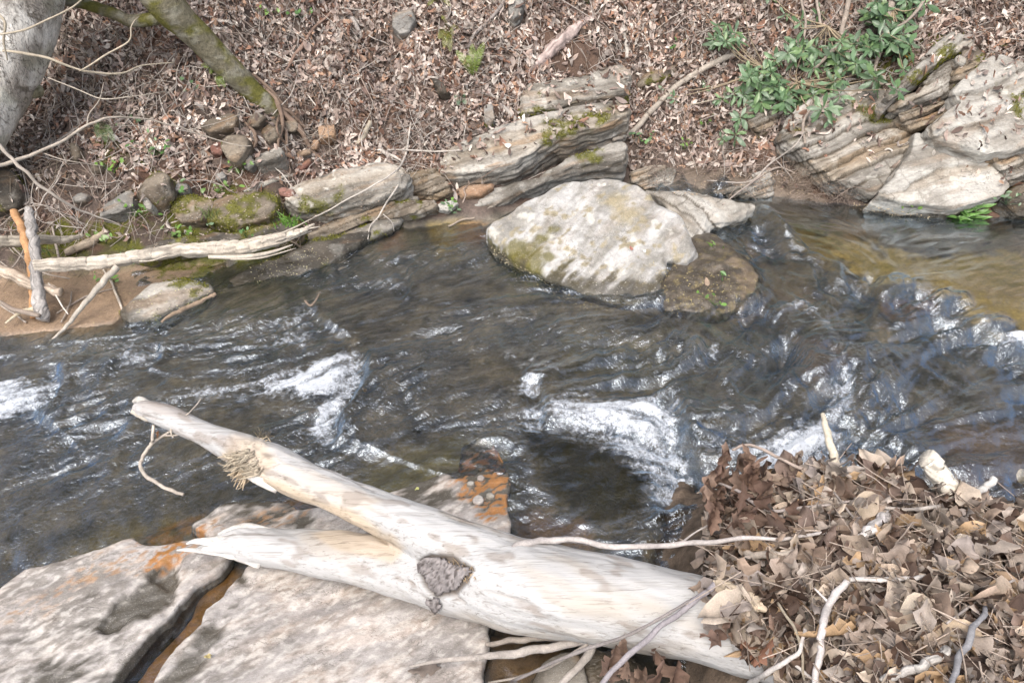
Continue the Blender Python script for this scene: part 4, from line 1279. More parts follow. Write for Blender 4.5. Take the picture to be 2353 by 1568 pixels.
gtube([(388,30,34,dep0-.42),(350,44,30,dep0-.42),(300,48,28,dep0-.4),(262,32,28,dep0-.42),(200,12,26,dep0-.45),(130,-6,26,dep0-.5),(40,-40,26,dep0-.5),(-60,-90,24,dep0-.5)], 50, 12, .12, 94, lambda v: mosscol(v) * .9, 'branch', 'bark_moss', tr)
gtube([(250,-190,60,dep0-.7),(330,-420,40,dep0-.5),(420,-760,22,dep0-.3)], 20, 10, .1, 95, mosscol, 'branch', 'bark_moss', tr)
rt = []
for k, rows in enumerate([[(628,232,8,.03),(640,262,12,.03),(655,300,9,.03),(662,345,5,.02)], [(620,225,8,.05),(648,255,14,.05),(690,300,13,.03),(715,345,8,.01),(728,362,5,.01)],
                          [(612,205,6,.06),(640,240,11,.06),(648,290,9,.07),(640,335,6,.05),(648,360,3,.03)], [(632,240,6,.04),(670,262,10,.03),(705,300,7,.01)], [(580,170,6,.04),(620,205,10,.03),(655,250,10,.02)],
                          [(640,270,5,.08),(636,300,5,.08),(655,330,4,.05),(668,352,3,.03)], [(560,280,5,.03),(580,300,8,.06),(588,320,8,.06),(583,340,4,.05)]]):
    stick(rows, 'root', parent=tr, col=(.20, .145, .11), seed=200 + k)

# --- big pale trunk at the left edge
tr2 = empty('old_tree', on(10, 330))
tag(tr2, 'thick pale scaly barked tree trunk at the upper left edge', 'tree')
d1 = 4.1
def palebark(v):
    a = fbm(v * np.array([7, 7, 3]), 3, 96)
    wq = v + .03 * np.stack([noise(v * 11, 81), noise(v * 11, 82), noise(v * 11, 83)], -1)
    cell = np.minimum(np.abs(noise(wq * np.array([17, 17, 9]), 97)), np.abs(noise(wq * np.array([12, 12, 14]), 87)))
    cr = (smooth(-cell, -.055, -.012) * smooth(noise(v * 6, 85), -.5, 0))[:, None]
    k = smooth(a, -.3, .4)[:, None]
    c = np.array([0.33, 0.30, 0.265]) * (1 - k) + np.array([0.60, 0.58, 0.54]) * k
    gn = smooth(fbm(v * 5, 3, 98), .1, .5)[:, None]
    c = c * (1 - .3 * gn) + .3 * gn * np.array([0.22, 0.22, 0.12])
    return c * (1 - .75 * cr) + .75 * cr * np.array([0.07, 0.055, 0.04])
gtube([(-170,430,140,d1+.05),(-78,330,138,d1+.02),(-32,240,140,d1),(4,150,152,d1-.04),(34,60,164,d1-.08),(50,-20,172,d1-.12),(85,-160,172,d1-.2),(150,-420,160,d1-.3),(200,-800,150,d1-.3)], 300, 100, .10, 99, palebark, 'trunk', 'bark_pale', tr2)
gtube([(0,190,70,d1+.02),(40,190,62,d1+.03),(72,205,44,d1+.05),(96,214,20,d1+.06)], 20, 16, .25, 100, lambda v: palebark(v) * np.array([.6, .6, .45]), 'bark_burr', 'bark_pale', tr2)
for k, rows in enumerate([[(0,118,5,('d',3.9)),(60,122,7,('d',3.85)),(120,138,6,('d',3.85)),(170,158,5,('d',3.9)),(225,168,5,('d',3.95)),(280,168,5,('d',4.0)),(330,150,3,('d',4.1)),(400,143,2,('d',4.2))],
                          [(188,162,4,('d',3.9)),(240,128,4,('d',3.9)),(296,95,4,('d',3.9)),(302,60,3,('d',3.9)),(320,38,2,('d',4.0))],
                          [(0,80,4,('d',3.7)),(60,68,5,('d',3.7)),(110,45,4,('d',3.7)),(160,22,4,('d',3.7)),(200,-10,3,('d',3.7))],
                          [(-20,20,6,('d',3.7)),(10,50,6,('d',3.7)),(8,100,5,('d',3.75)),(20,140,3,('d',3.8))]]):
    stick(rows, 'branch', parent=tr2, col=(.40, .35, .27), seed=220 + k, jitter=.08)

# --- hanging bare branches in the left part
g_ = 'bare branches hanging in front of the left bank'
stick([(-40,395,10.1,('d',3.25)),(0,380,9.4,('d',3.3)),(70,355,7.8,('d',3.35)),(140,325,7.0,('d',3.4)),(200,288,6.2,('d',3.45)),(250,272,5.5,('d',3.5)),(320,272,3.9,('d',3.6)),(400,288,3.1,('d',3.7)),(480,315,2.7,('d',3.8)),(540,332,2.3,('d',3.85)),(578,335,2.0,('d',3.9))],
      'bare_branch', 'long pale bare branch arching from the left edge above the seedlings', 'branch', g_, (.38, .335, .28), seg=8,
      subs=([(200,288,3.9,('d',3.45)),(205,262,3.1,('d',3.45)),(228,230,2.3,('d',3.45)),(238,190,1.6,('d',3.5))], [(100,352,2.3,('d',3.38)),(150,368,2.3,('d',3.4)),(240,382,1.6,('d',3.5))], [(430,300,2.0,('d',3.72)),(500,282,1.6,('d',3.8)),(560,260,1.6,('d',3.9))]))
stick([(-10,325,8.6,('d',3.2)),(30,368,8.6,('d',3.22)),(80,415,7.8,('d',3.25)),(140,458,6.2,('d',3.3)),(200,490,4.7,('d',3.4)),(278,516,2.3,('d',3.5))],
      'bare_branch', 'straight pale bare branch slanting down to the right at the left edge', 'branch', g_, (.36, .32, .275), seg=8,
      subs=([(78,414,2.3,('d',3.25)),(72,450,2.0,('d',3.25)),(80,480,1.6,('d',3.25))], [(110,438,2.3,('d',3.27)),(130,410,2.0,('d',3.27)),(146,370,1.6,('d',3.3))]))
stick([(110,178,2.3,('d',4.0)),(180,206,2.7,('d',4.0)),(235,228,3.1,('d',4.0)),(300,222,2.3,('d',4.05)),(380,210,1.6,('d',4.2))], 'bare_branch', 'thin bare branch with one yellow leaf in front of the leaf slope', 'branch', g_, (.45, .40, .33))
stick([(720,500,3,.03),(760,480,3,.02),(850,430,4,.05),(905,395,4,.06),(930,360,5,.05),(940,300,5,.04),(950,250,4,.02),(952,200,3,.02),(948,150,2,.02)], 'bare_branch', 'grey upright twig crossing the pale slab, forked at the water', 'branch', g_, (.50, .46, .41), seg=7,
      subs=([(925,372,4,.05),(890,345,3,.04),(1000,348,5,.03),(1060,345,3,.02)], [(868,500,3,.04),(885,470,4,.05),(905,440,4,.06),(940,385,4,.05)], [(868,500,3,.04),(850,520,3,.02),(845,550,2,.02)], [(880,492,2,.04),(900,510,2,.03),(905,530,1.5,.02)], [(925,372,4,.05),(905,360,8,.03),(882,350,8,.03),(872,330,6,.03)]))

# --- broken log jam at the left shore
g_ = 'driftwood caught at the left shore'
stick([(80,612,28,('z',.22)),(170,605,30,('z',.21)),(260,600,32,('z',.20)),(340,585,30,('z',.20)),(420,575,30,('z',.20)),(500,572,34,('z',.20)),(570,566,34,('z',.21)),(640,548,28,('z',.23)),(690,532,14,('z',.25)),(722,514,4,('z',.27))],
      'split_log', 'long split grey driftwood log with a frayed end lying along the left shore', 'driftwood', g_, (.47, .42, .35), sides=16, seg=9, jitter=.18,
      subs=([(480,590,9,('z',.18)),(560,590,12,('z',.19)),(620,580,8,('z',.20)),(672,562,3,('z',.2))], [(600,556,8,('z',.24)),(660,535,7,('z',.25)),(735,520,2,('z',.26))], [(590,570,7,('z',.22)),(650,555,6,('z',.22)),(716,530,2,('z',.24))], [(560,555,6,('z',.25)),(640,538,5,('z',.26)),(725,498,2,('z',.3))], [(530,596,3,('z',.2)),(600,592,4,('z',.2)),(680,570,2,('z',.2))], [(320,600,4,('z',.2)),(350,598,3,('z',.22)),(390,585,2,('z',.25))]))
stick([(270,612,16,('z',.20)),(240,645,15,('z',.15)),(200,690,13,('z',.09)),(170,730,10,('z',.03)),(150,752,8,('z',.0)),(110,790,4,('z',-.03))], 'driftwood_branch', 'thin grey branch reaching from the split log down into the sand', 'driftwood', g_, (.42, .38, .32), seg=8)
stick([(100,735,26,('z',.01)),(92,700,28,('z',.07)),(85,640,24,('z',.17)),(80,580,22,('z',.27)),(72,520,24,('z',.38)),(65,476,16,('z',.45))], 'standing_log', 'short grey lichen spotted log standing upright in the sand', 'driftwood', g_, (.33, .31, .29), sides=14, seg=9, jitter=.2)
stick([(76,730,16,('z',.0)),(74,660,16,('z',.10)),(72,600,20,('z',.22)),(62,560,20,('z',.3)),(50,525,20,('z',.36)),(32,486,18,('z',.42))], 'standing_stick', 'bent barkless orange-brown stick standing left of the grey upright log', 'driftwood', g_, (.42, .24, .12), sides=12, seg=9, jitter=.25)
stick([(-30,610,26,('z',.18)),(30,632,26,('z',.16)),(80,655,24,('z',.13)),(140,672,20,('z',.10))], 'driftwood_branch', 'thick smooth tan branch end poking in at the left edge above the sand', 'driftwood', g_, (.40, .33, .26), sides=12, seg=8)
stick([(-20,560,28,('z',.26)),(60,552,26,('z',.25)),(150,550,16,('z',.22)),(190,540,8,('z',.22))], 'driftwood_branch', 'grey weathered log half hidden behind the upright sticks', 'driftwood', g_, (.30, .27, .22), sides=12, seg=8)
stick([(-10,690,8,('z',.1)),(40,712,11,('z',.07)),(90,725,10,('z',.05))], 'driftwood_branch', 'short stick lying under the tan branch end', 'driftwood', g_, (.28, .23, .19))
stick([(12,742,4,('z',.02)),(50,715,10,('z',.04)),(85,708,14,('z',.05))], 'driftwood_branch', 'pale splintered stick end at the foot of the upright log', 'driftwood', g_, (.52, .45, .33))
stick([(112,650,4,('z',.14)),(135,690,4,('z',.08)),(156,722,3,('z',.03))], 'driftwood_branch', 'thin white stick leaning between the upright log and the grey branch', 'driftwood', g_, (.52, .48, .42))
stick([(232,610,4,.03),(258,650,6,.03),(275,700,6,.02),(302,762,3,.01)], 'driftwood_branch', 'thin curved grey stick standing on the wet sand', 'driftwood', g_, (.42, .37, .31))
stick([(250,530,10,.02),(200,560,22,.02),(150,580,16,.02)], 'driftwood_branch', 'short brown branch lying above the split log', 'driftwood', g_, (.30, .25, .19))
stick([(370,738,5,('z',.07)),(410,715,11,('z',.075)),(450,697,11,('z',.08)),(480,682,7,('z',.08)),(494,676,9,('z',.08))], 'driftwood_branch', 'brown stick along the outer edge of the mossy shore rock', 'driftwood', g_, (.28, .21, .15), seg=8)
for k, rows in enumerate([[(0,640,3,.06),(40,600,4,.08),(60,560,3,.10)], [(0,700,4,.03),(60,740,5,.02)], [(20,560,4,.08),(90,620,4,.10),(160,640,3,.05)], [(0,520,3,.1),(50,480,3,.12),(110,470,2,.1)],
                          [(130,720,3,.02),(200,680,4,.02),(270,660,2,.02)], [(140,740,3,.02),(160,700,4,.03),(165,670,3,.03)], [(0,600,3,.08),(60,640,3,.08),(130,620,2,.08)], [(120,520,4,.04),(130,570,6,.04),(140,610,5,.03)]]):
    stick(rows, 'twig', 'thin crooked grey twig tangled among the left shore driftwood', 'twig', 'tangled twigs in the left shore driftwood', (.33, .29, .25), seed=300 + k)

# --- sticks lying on the bank
g_ = 'fallen sticks on the leafy slope'
stick([(1408,322,9,.02),(1450,305,12,.03),(1490,262,13,.04),(1540,210,13,.04),(1580,180,14,.04),(1640,145,14,.04),(1690,125,13,.04)], 'fallen_stick', 'long straight grey stick leaning beside the slab stack under the rhododendron', 'stick', g_, (.36, .32, .27), sides=10, seg=7)
stick([(1205,172,4,.02),(1240,140,24,.01),(1290,95,28,.01),(1330,60,22,.01),(1365,38,8,.01)], 'rotten_log', 'split rotten grey log lying in the leaves above the slab stack', 'rotten log', g_, (.42, .34, .31), sides=12, seg=9, jitter=.35)
stick([(1074,112,4,.02),(1090,80,9,.03),(1120,50,9,.03),(1150,15,9,.03),(1165,-20,8,.03)], 'fallen_stick', 'grey curved stick pointing down the slope left of the white tipped stone', 'stick', g_, (.28, .25, .23))
stick([(1120,212,5,.02),(1150,240,10,.02),(1185,277,14,.02)], 'fallen_stick', 'short broken grey stick left of the topmost slab', 'stick', g_, (.36, .33, .30), subs=([(1150,242,9,.02),(1162,222,8,.03)],))
stick([(785,25,7,.02),(812,50,13,.02),(832,92,9,.02)], 'fallen_stick', 'short grey stick in the leaves near the top left of centre', 'stick', g_, (.36, .33, .30))
stick([(655,165,5,.02),(690,110,10,.02),(720,70,7,.03),(760,30,4,.03)], 'fallen_stick', 'reddish brown stick right of the mossy trunk', 'stick', g_, (.26, .18, .14))
stick([(820,330,10,.01),(838,305,14,.02),(850,280,10,.02)], 'fallen_stick', 'short mottled stick stub above the pale slab', 'stick', g_, (.36, .32, .25))
stick([(560,440,6,.01),(600,425,14,.01),(660,405,8,.01),(688,398,4,.01)], 'fallen_stick', 'short lichen grey stick lying above the mossy boulder', 'stick', g_, (.44, .42, .36))
stick([(1030,520,4,.02),(1060,505,5,.02),(1090,500,3,.02)], 'fallen_stick', 'little stick at the mouth of the crevice by the water', 'stick', g_, (.30, .25, .2))
stick([(1545,250,3,.02),(1700,215,4,.05),(1780,190,3,.08)], 'fallen_stick', 'thin straight twig under the rhododendron leaves', 'stick', g_, (.40, .35, .28))
stick([(1625,415,3,.02),(1720,418,5,.02),(1770,375,4,.03),(1825,335,3,.05),(1850,300,2,.05)], 'fallen_stick', 'curved pale root left of the broad layered rock', 'stick', g_, (.40, .36, .32))
stick([(1660,470,3,.01),(1740,410,5,.02),(1790,385,4,.02),(1830,400,2,.02)], 'fallen_stick', 'thin arched twig over the triangular tan rock', 'stick', g_, (.35, .30, .26))
stick([(1430,50,4,.02),(1437,95,10,.02),(1440,135,9,.02)], 'fallen_stick', 'short upright grey stick at the top right of centre', 'stick', g_, (.40, .37, .33))
bvh_build()

# ------------------------------------------------------------------ water
WRES = .0078
wx0, wx1, wy0, wy1 = -3.5, 3.6, 1.05, 4.75
lxn, lyn = int((wx1 - wx0) / .008), int((wy1 - wy0) / .008)
FLOW = [(0,850,-200,900),(300,780,50,850),(300,950,0,1030),(100,1250,-50,1380),(350,1150,100,1240),(600,1120,350,1180),(600,850,350,920),(750,650,560,740),(900,620,750,680),(1000,560,850,600),
        (1050,680,850,720),(1000,850,780,960),(900,1000,700,1090),(1150,900,1000,1010),(1350,680,1150,660),(1450,760,1250,790),(1400,870,1250,900),(1300,1000,1200,980),(1500,1000,1350,960),(1250,1150,1180,1060),
        (1500,1180,1350,1200),(1650,900,1560,1000),(1560,780,1500,880),(1720,800,1640,940),(1750,600,1800,720),(1900,650,1880,760),(1850,560,1920,660),(2100,560,1980,530),(2300,650,2100,600),(2050,750,1960,830),
        (2200,800,2000,860),(2300,900,2050,960),(2250,1050,2050,1060),(1950,950,1880,1020),(1800,900,1750,1000),(2000,1050,1850,1060),(450,1350,350,1450),(1200,1480,1180,1600)]
fp = np.array([P(a, b, .0)[:2] for a, b, c, d in FLOW]); fe = np.array([P(c, d, .0)[:2] for a, b, c, d in FLOW])
fd = fe - fp; fd /= np.linalg.norm(fd, axis=1)[:, None]
LX, LY = np.linspace(wx0, wx1, lxn), np.linspace(wy0, wy1, lyn)
GX, GY = np.meshgrid(LX, LY)
VX = np.zeros_like(GX); VY = np.zeros_like(GX)
for k in range(len(fp)):
    w = 1 / ((GX - fp[k, 0]) ** 2 + (GY - fp[k, 1]) ** 2 + .02) ** 1.6
    VX += w * fd[k, 0]; VY += w * fd[k, 1]
# turbulence bends the flow a little
g3 = np.stack([GX.ravel() * 1.8, GY.ravel() * 1.8, GX.ravel() * 0], -1)
an_ = (noise(g3, 131) * .55).reshape(GX.shape)
nn_ = np.hypot(VX, VY) + 1e-9
VX, VY = VX / nn_, VY / nn_
VX, VY = VX * np.cos(an_) - VY * np.sin(an_), VX * np.sin(an_) + VY * np.cos(an_)
def bil(T, fx, fy):
    fx = np.clip(fx, 0, T.shape[1] - 1.001); fy = np.clip(fy, 0, T.shape[0] - 1.001)
    i, j = fx.astype(int), fy.astype(int)
    a, b = fx - i, fy - j
    return (T[j, i] * (1 - a) + T[j, i + 1] * a) * (1 - b) + (T[j + 1, i] * (1 - a) + T[j + 1, i + 1] * a) * b
def blur(T, n):
    for _ in range(n):
        T = (T + np.roll(T, 1, 0) + np.roll(T, -1, 0)) / 3
        T = (T + np.roll(T, 1, 1) + np.roll(T, -1, 1)) / 3
    return T
JX, JY = np.meshgrid(np.arange(lxn, dtype=float), np.arange(lyn, dtype=float))
def lic(src, L_, turn=0.0):
    acc, wsum = src.copy(), 1.0
    for sgn in (1, -1):
        x, y = JX.copy(), JY.copy()
        for k in range(1, L_ + 1):
            vx, vy = bil(VX, x, y), bil(VY, x, y)
            x += sgn * (vx * math.cos(turn) - vy * math.sin(turn)); y += sgn * (vx * math.sin(turn) + vy * math.cos(turn))
            w = math.exp(-(k / L_) ** 2 * 2)
            acc += w * bil(src, x, y); wsum += w
    acc /= wsum
    return (acc - acc.mean()) / (acc.std() + 1e-9)
wr = np.random.default_rng(77)
def nz(b): return blur(wr.normal(size=GX.shape), b)
s_fine = lic(nz(1), 11)              # streaks along the flow
s_mid = lic(nz(3), 18)
s_wide = lic(nz(12), 26)
c_mid = lic(nz(3), 9, math.pi * .30)      # crests slanting across the flow
s_huge = lic(nz(34), 34)
h_mid = 1 - 2 * np.abs(np.tanh(lic(nz(3), 13) * .8)); h_mid = (h_mid - h_mid.mean()) / h_mid.std()
c_wide = lic(nz(10), 18, math.pi * .34)

# ledges the water falls over: travelled so that the higher side is on the right hand
def W2(*xs): return np.array([P(xs[i], xs[i + 1], .0)[:2] for i in range(0, len(xs), 2)])
STEPS = [(W2(832,790,838,850,818,890,795,935,775,960,778,1000,750,1030), .055, .30, .035),
         (W2(122,820,133,870,110,915,60,940), .045, .22, .03),
         (W2(1490,895,1540,930,1560,960,1558,1000,1590,1060,1612,1140), .075, .28, .035),
         (W2(1890,800,1940,860,1955,930,1960,980), .05, .25, .04),
         (W2(1870,970,1960,1005,2060,1050,2110,1090), .045, .2, .03),
         (W2(1190,870,1236,880,1245,920,1240,1000), .04, .16, .03),
         (W2(1630,850,1650,900,1640,960), .03, .14, .03), (W2(1960,660,2000,700,1990,760), .035, .16, .03),
         (W2(2080,720,2200,760,2300,800), .03, .15, .03), (W2(700,690,740,740,800,775), .03, .15, .025), (W2(360,780,365,820,330,850), .025, .12, .02),
         (W2(930,610,945,650,920,690), .02, .12, .02), (W2(1740,700,1800,760,1850,870,1860,920), .035, .18, .03)]

ax = axis(-3.3, 3.35, WRES, -14, 14, 1.25)
ay = axis(1.12, 4.7, WRES, .2, 5.2, 1.25)
WXg, WYg = np.meshgrid(ax, ay)
x, y = WXg.ravel(), WYg.ravel()
gz = ground(x, y)
lev = water_level(x, y)
u, v, dep = proj(np.stack([x, y, lev], -1))
fx, fy = (x - wx0) / (wx1 - wx0) * (lxn - 1), (y - wy0) / (wy1 - wy0) * (lyn - 1)
S = {k: bil(T, fx, fy) for k, T in dict(fine=s_fine, mid=s_mid, wide=s_wide, cmid=c_mid, cwide=c_wide, huge=s_huge, ridge=h_mid).items()}
p3 = np.stack([x, y, x * 0], -1)
# how rough the surface is from place to place
calm = np.maximum.reduce([
    pmask(u, v, G2(1700,450,1900,460,2100,480,2400,470,2900,480,2900,540,2900,780,2352,760,2250,700,2120,650,2000,620,1960,640,1880,590,1800,520), 25),
    pmask(u, v, G2(-400,600,280,600,330,680,270,765,0,790,-400,810), 14),
    pmask(u, v, G2(860,500,1100,500,1100,560,900,570), 22) * .75,
    pmask(u, v, G2(1200,990,1290,1000,1400,1040,1490,1090,1480,1180,1400,1220,1280,1170,1215,1090), 30) * .85,
    pmask(u, v, G2(1000,850,1180,830,1200,900,1040,960,960,930), 40) * .5, pmask(u, v, G2(1700,860,1900,880,1900,980,1720,990), 40) * .45,
    pmask(u, v, G2(240,1330,580,1270,520,1420,330,1640,150,1640), 18) * .92,
    pmask(u, v, G2(1100,1430,1560,1440,1560,1700,1100,1700), 20) * .75,
    pmask(u, v, G2(180,1200,520,1170,480,1250,150,1300), 30) * .35])
amp = 1 - calm
amp = amp * (.45 + .75 * smooth(noise(np.stack([x * 1.7, y * 2.6, x * 0], -1), 151), -.35, .45))
amp_r = amp * (0.75 + .5 * smooth(u, 1200, 1700))
z = lev.copy()
z += amp_r * (.0023 * S['fine'] + .0031 * S['mid'] + .0029 * S['ridge'] + .005 * S['wide'] * smooth(u, 900, 1500) + .004 * S['wide'] + .006 * S['huge'])
cr1 = 1 - np.abs(np.tanh(S['cmid'] * .9)) * 1.3
z += amp_r * (.0034 * S['cmid'] + .0018 * cr1 + .0060 * S['cwide'] + .014 * S['huge'] * smooth(u, 1000, 1500))
z += calm * .0012 * S['cmid']
dmin = np.full(len(x), 9.0)
foam = np.zeros(len(x))
for line, h, L_, wd in STEPS:
    d, sg, fr = linedist(x, y, line)
    # right hand of travel (down the sheet) is the west side; flip so that + is the upstream east side
    s = -d * sg
    end = smooth(fr, 0, .12) * smooth(1 - fr, 0, .12)
    z += h * (smooth(s, -wd * .4, wd * 1.3) * np.exp(-np.maximum(s, 0) / L_) - .45 * np.exp(-((s + wd * 1.1) / (wd * 1.6)) ** 2)) * end * np.exp(-np.where(end > .98, 0, d * 3))
# foam patches: froth starts at each ledge and is drawn out down the flow
FOAM = [(G2(735,815,775,798,826,800,834,850,815,890,792,932,762,962,775,1000,742,1024,716,1012,722,965,742,905,700,900,640,885,690,850), 9, 1.0),
        (G2(560,870,640,865,700,835,760,800,790,830,700,885,620,905), 16, .70),
        (G2(340,900,480,880,600,865,700,850,690,895,560,905,400,925), 22, .46),
        (G2(720,1020,775,1010,760,1060,725,1060), 12, .55),
        (G2(60,858,122,838,132,872,112,912,60,928,0,950,-80,950,-80,880), 8, .92),
        (G2(-50,860,60,850,60,930,-50,950), 20, .6),
        (G2(250,792,345,786,362,812,330,838,270,826), 13, .62),
        (G2(-40,800,60,800,200,780,230,795,140,815,0,830), 12, .50),
        (G2(690,690,722,680,730,740,760,760,700,760,650,740), 14, .50),
        (G2(820,770,720,790,640,800,600,790,700,750,790,752), 16, .42),
        (G2(870,618,918,628,932,652,905,662,860,645), 10, .55),
        (G2(1205,875,1240,878,1244,915,1215,915), 8, .8),
        (G2(1200,930,1245,930,1250,1000,1225,1020,1195,980), 12, .55),
        (G2(1320,930,1440,925,1500,905,1558,938,1552,990,1590,1060,1604,1150,1570,1140,1520,1060,1450,1000,1360,970), 11, .98),
        (G2(1240,940,1340,900,1480,930,1540,1000,1590,1130,1540,1170,1480,1100,1420,1040,1300,1010), 22, .58),
        (G2(1780,1005,1860,985,1920,1010,1960,1035,1900,1060,1860,1085,1790,1060,1765,1030), 10, .92),
        (G2(1640,1015,1780,1000,1960,1010,2080,1055,2050,1085,1900,1090,1760,1080,1640,1060), 16, .50),
        (G2(1915,835,1945,860,1958,930,1955,985,1925,975,1915,930,1925,890,1900,860), 10, .66),
        (G2(1880,900,1960,930,1980,1000,1900,1000), 22, .42),
        (G2(1790,705,1850,700,1882,722,1850,735,1800,728), 10, .58),
        (G2(1630,790,1652,795,1650,812,1632,806), 6, .7),
        (G2(2300,790,2360,775,2500,775,2500,812,2340,812,2305,802), 6, 1.0),
        (G2(2130,735,2250,740,2300,765,2250,775,2180,755), 10, .40),
        (G2(1150,790,1200,800,1290,830,1300,860,1230,860,1170,830), 18, .50),
        (G2(1740,690,1900,700,1960,780,1960,900,1920,900,1900,780,1800,730), 20, .38),
        (G2(880,900,1090,860,1180,930,1200,1050,1060,1020,950,960), 40, .20)]
gp3 = np.stack([GX.ravel(), GY.ravel(), 0 * GX.ravel()], -1)
fu, fv_, _ = proj(gp3)
nzg = fbm(gp3 * 16, 4, 141)
core = np.zeros(len(fu))
for poly, soft, k in FOAM:
    core = np.maximum(core, pmask(fu, fv_, poly, soft * 1.2, 18 * nzg) * k)
core = core.reshape(GX.shape)
src = core * (0.35 + 0.65 * smooth(s_fine * .5 + blur(wr.normal(size=GX.shape), 1) * 1.2, -.9, 1.2))
acc, wsum = src.copy(), 1.0
x_, y_ = JX.copy(), JY.copy()
for k in range(1, 46):
    vx, vy = bil(VX, x_, y_), bil(VY, x_, y_)
    x_ -= vx; y_ -= vy
    w = math.exp(-(k / 30.0) ** 1.4)
    acc = acc + w * bil(src, x_, y_); wsum += w
trail = acc / wsum
ff_ = np.maximum(core * .52, 0) + trail * .95
HOLE = G2(1200,990,1290,1000,1400,1040,1490,1090,1480,1180,1400,1220,1280,1170,1215,1090)
foam = bil(ff_, fx, fy) * (1 - .85 * pmask(u, v, HOLE, 30, 10 * noise(p3 * 14, 155))) * ((x > wx0) & (x < wx1) & (y > wy0) & (y < wy1))
nz1 = fbm(p3 * 16, 4, 141); nz2 = fbm(p3 * 45, 3, 142)
leftz = smooth(-u, -1150, -700) * amp
foam = np.maximum(foam, leftz * .26 * smooth(S['mid'] * .6 + S['fine'] * .5, .9, 2.2))
foam = np.maximum(foam, amp * .20 * smooth(S['wide'] * .5 + S['fine'] * .6, 1.0, 2.4))
foam *= .55 + .45 * smooth(S['fine'] * .35 + S['mid'] * .35 + foam * .8, -.2, .9)
z += np.clip(foam, 0, 1) * (.006 + .005 * nz2 + .003 * S['fine'])
z = np.minimum(z, lev + .10)
foot_ = np.interp(x, _fw[:, 0], _fw[:, 1])
K = ((z > gz - .03) & (y < foot_ + .25)).reshape(WXg.shape)
q = grid_faces(*WXg.shape, K[:-1, :-1] | K[1:, 1:] | K[:-1, 1:] | K[1:, :-1])
wv, (q,), wa = compact(np.stack([x, y, z], -1), [q], {'foam': foam, 'chop': np.clip(amp * 1.0 + .10, 0, 1)})
wo = make('water', wv, q, M['water'], None, wa)
tag(wo, kind='structure')

# ------------------------------------------------------------------ leaves
def leaf_mesh(kind, r, stations=8, curl=.5):
    """unit long leaf along +x, returns verts, quads, tris"""
    t = np.linspace(0, 1, stations)
    if kind == 'oak':
        lob = .5 + .5 * np.cos(t * math.pi * 2 * 3.4 + math.pi)
        w = .29 * np.sin(np.pi * np.clip(t * 1.02, 0, 1)) ** .7 * (.38 + .62 * lob) * (0.55 + .7 * t)
        w[0] = .015; w[-1] = .03
    elif kind == 'beech':
        w = .27 * np.sin(np.pi * t) ** .8 + .004
    elif kind == 'long':
        w = .15 * np.sin(np.pi * t ** .85) ** .8 + .004
    elif kind == 'maple':
        w = .34 * np.sin(np.pi * t) ** .6 * (.6 + .4 * np.cos(t * 14)) + .01
    else:   # rhododendron, widest past the middle
        w = .165 * np.sin(np.pi * t ** 1.25) ** .85 + .006
    asym = 1 + r.normal(0, .08)
    fold, arch, tw, wav = r.normal(0, .5) * curl + .25 * curl, r.normal(0, 1.0) * curl, r.normal(0, 1.0) * curl, r.normal(0, .06) * curl
    mid = np.stack([t, r.normal(0, .05) * np.sin(t * np.pi * 1.5), 0 * t], -1)
    rows = []
    cols_ = (-1, -.5, 0, .5, 1) if stations > 6 else (-1, 0, 1)
    nc = len(cols_)
    for sgn in cols_:
        rr = mid.copy()
        ww = w * (asym if sgn > 0 else 1)
        th = fold * abs(sgn) + tw * (t - .5)
        rr[:, 1] += sgn * ww * np.cos(fold)
        rr[:, 2] += abs(sgn) ** (1.6 if nc == 5 else 1) * ww * np.sin(fold) + (r.normal(0, .022, stations) * abs(sgn) if nc == 5 else 0) + sgn * ww * np.sin(tw * (t - .5)) + wav * np.sin(t * 9 + sgn * 2)
        rows.append(rr)
    v = np.stack(rows, 1)           # stations,3,3
    # roll along the length
    a = arch * (v[:, :, 0] - .5)
    R_ = 1.0
    x_ = v[:, :, 0].copy(); z_ = v[:, :, 2].copy()
    v[:, :, 0] = .5 + (np.sin(a) / (arch + 1e-6)) - z_ * np.sin(a)
    v[:, :, 2] = (1 - np.cos(a)) / (arch + 1e-6) + z_ * np.cos(a)
    v = v.reshape(-1, 3)
    q = []
    for i in range(stations - 1):
        for j in range(nc - 1):
            k = i * nc + j
            q.append((k, k + nc, k + nc + 1, k + 1))
    v[:, 0] -= .5
    return v, np.array(q)

LEAFCOL = np.array([(0.36,0.27,0.235),(0.48,0.39,0.345),(0.27,0.185,0.155),(0.17,0.11,0.09),(0.56,0.48,0.43),(0.40,0.31,0.265),(0.33,0.26,0.235),(0.37,0.23,0.155),(0.60,0.54,0.49),(0.11,0.075,0.06),(0.47,0.40,0.36),(0.28,0.15,0.10),(0.42,0.36,0.33)]) * 1.22
LEAFCOL = (LEAFCOL * .88 + LEAFCOL.mean(1, keepdims=True) * .12) * np.array([1.06, 1.06, 1.03])
PILECOL = np.array([(0.42,0.335,0.275),(0.54,0.45,0.37),(0.30,0.235,0.195),(0.20,0.15,0.125),(0.62,0.54,0.46),(0.37,0.31,0.27),(0.46,0.40,0.355),(0.25,0.195,0.17),(0.52,0.38,0.25),(0.36,0.32,0.30),(0.14,0.105,0.09),(0.48,0.43,0.39)]) * 1.0
PILECOL = np.maximum((PILECOL - .04) * 1.1, [.075, .058, .048]) * np.array([.93, .92, .90])

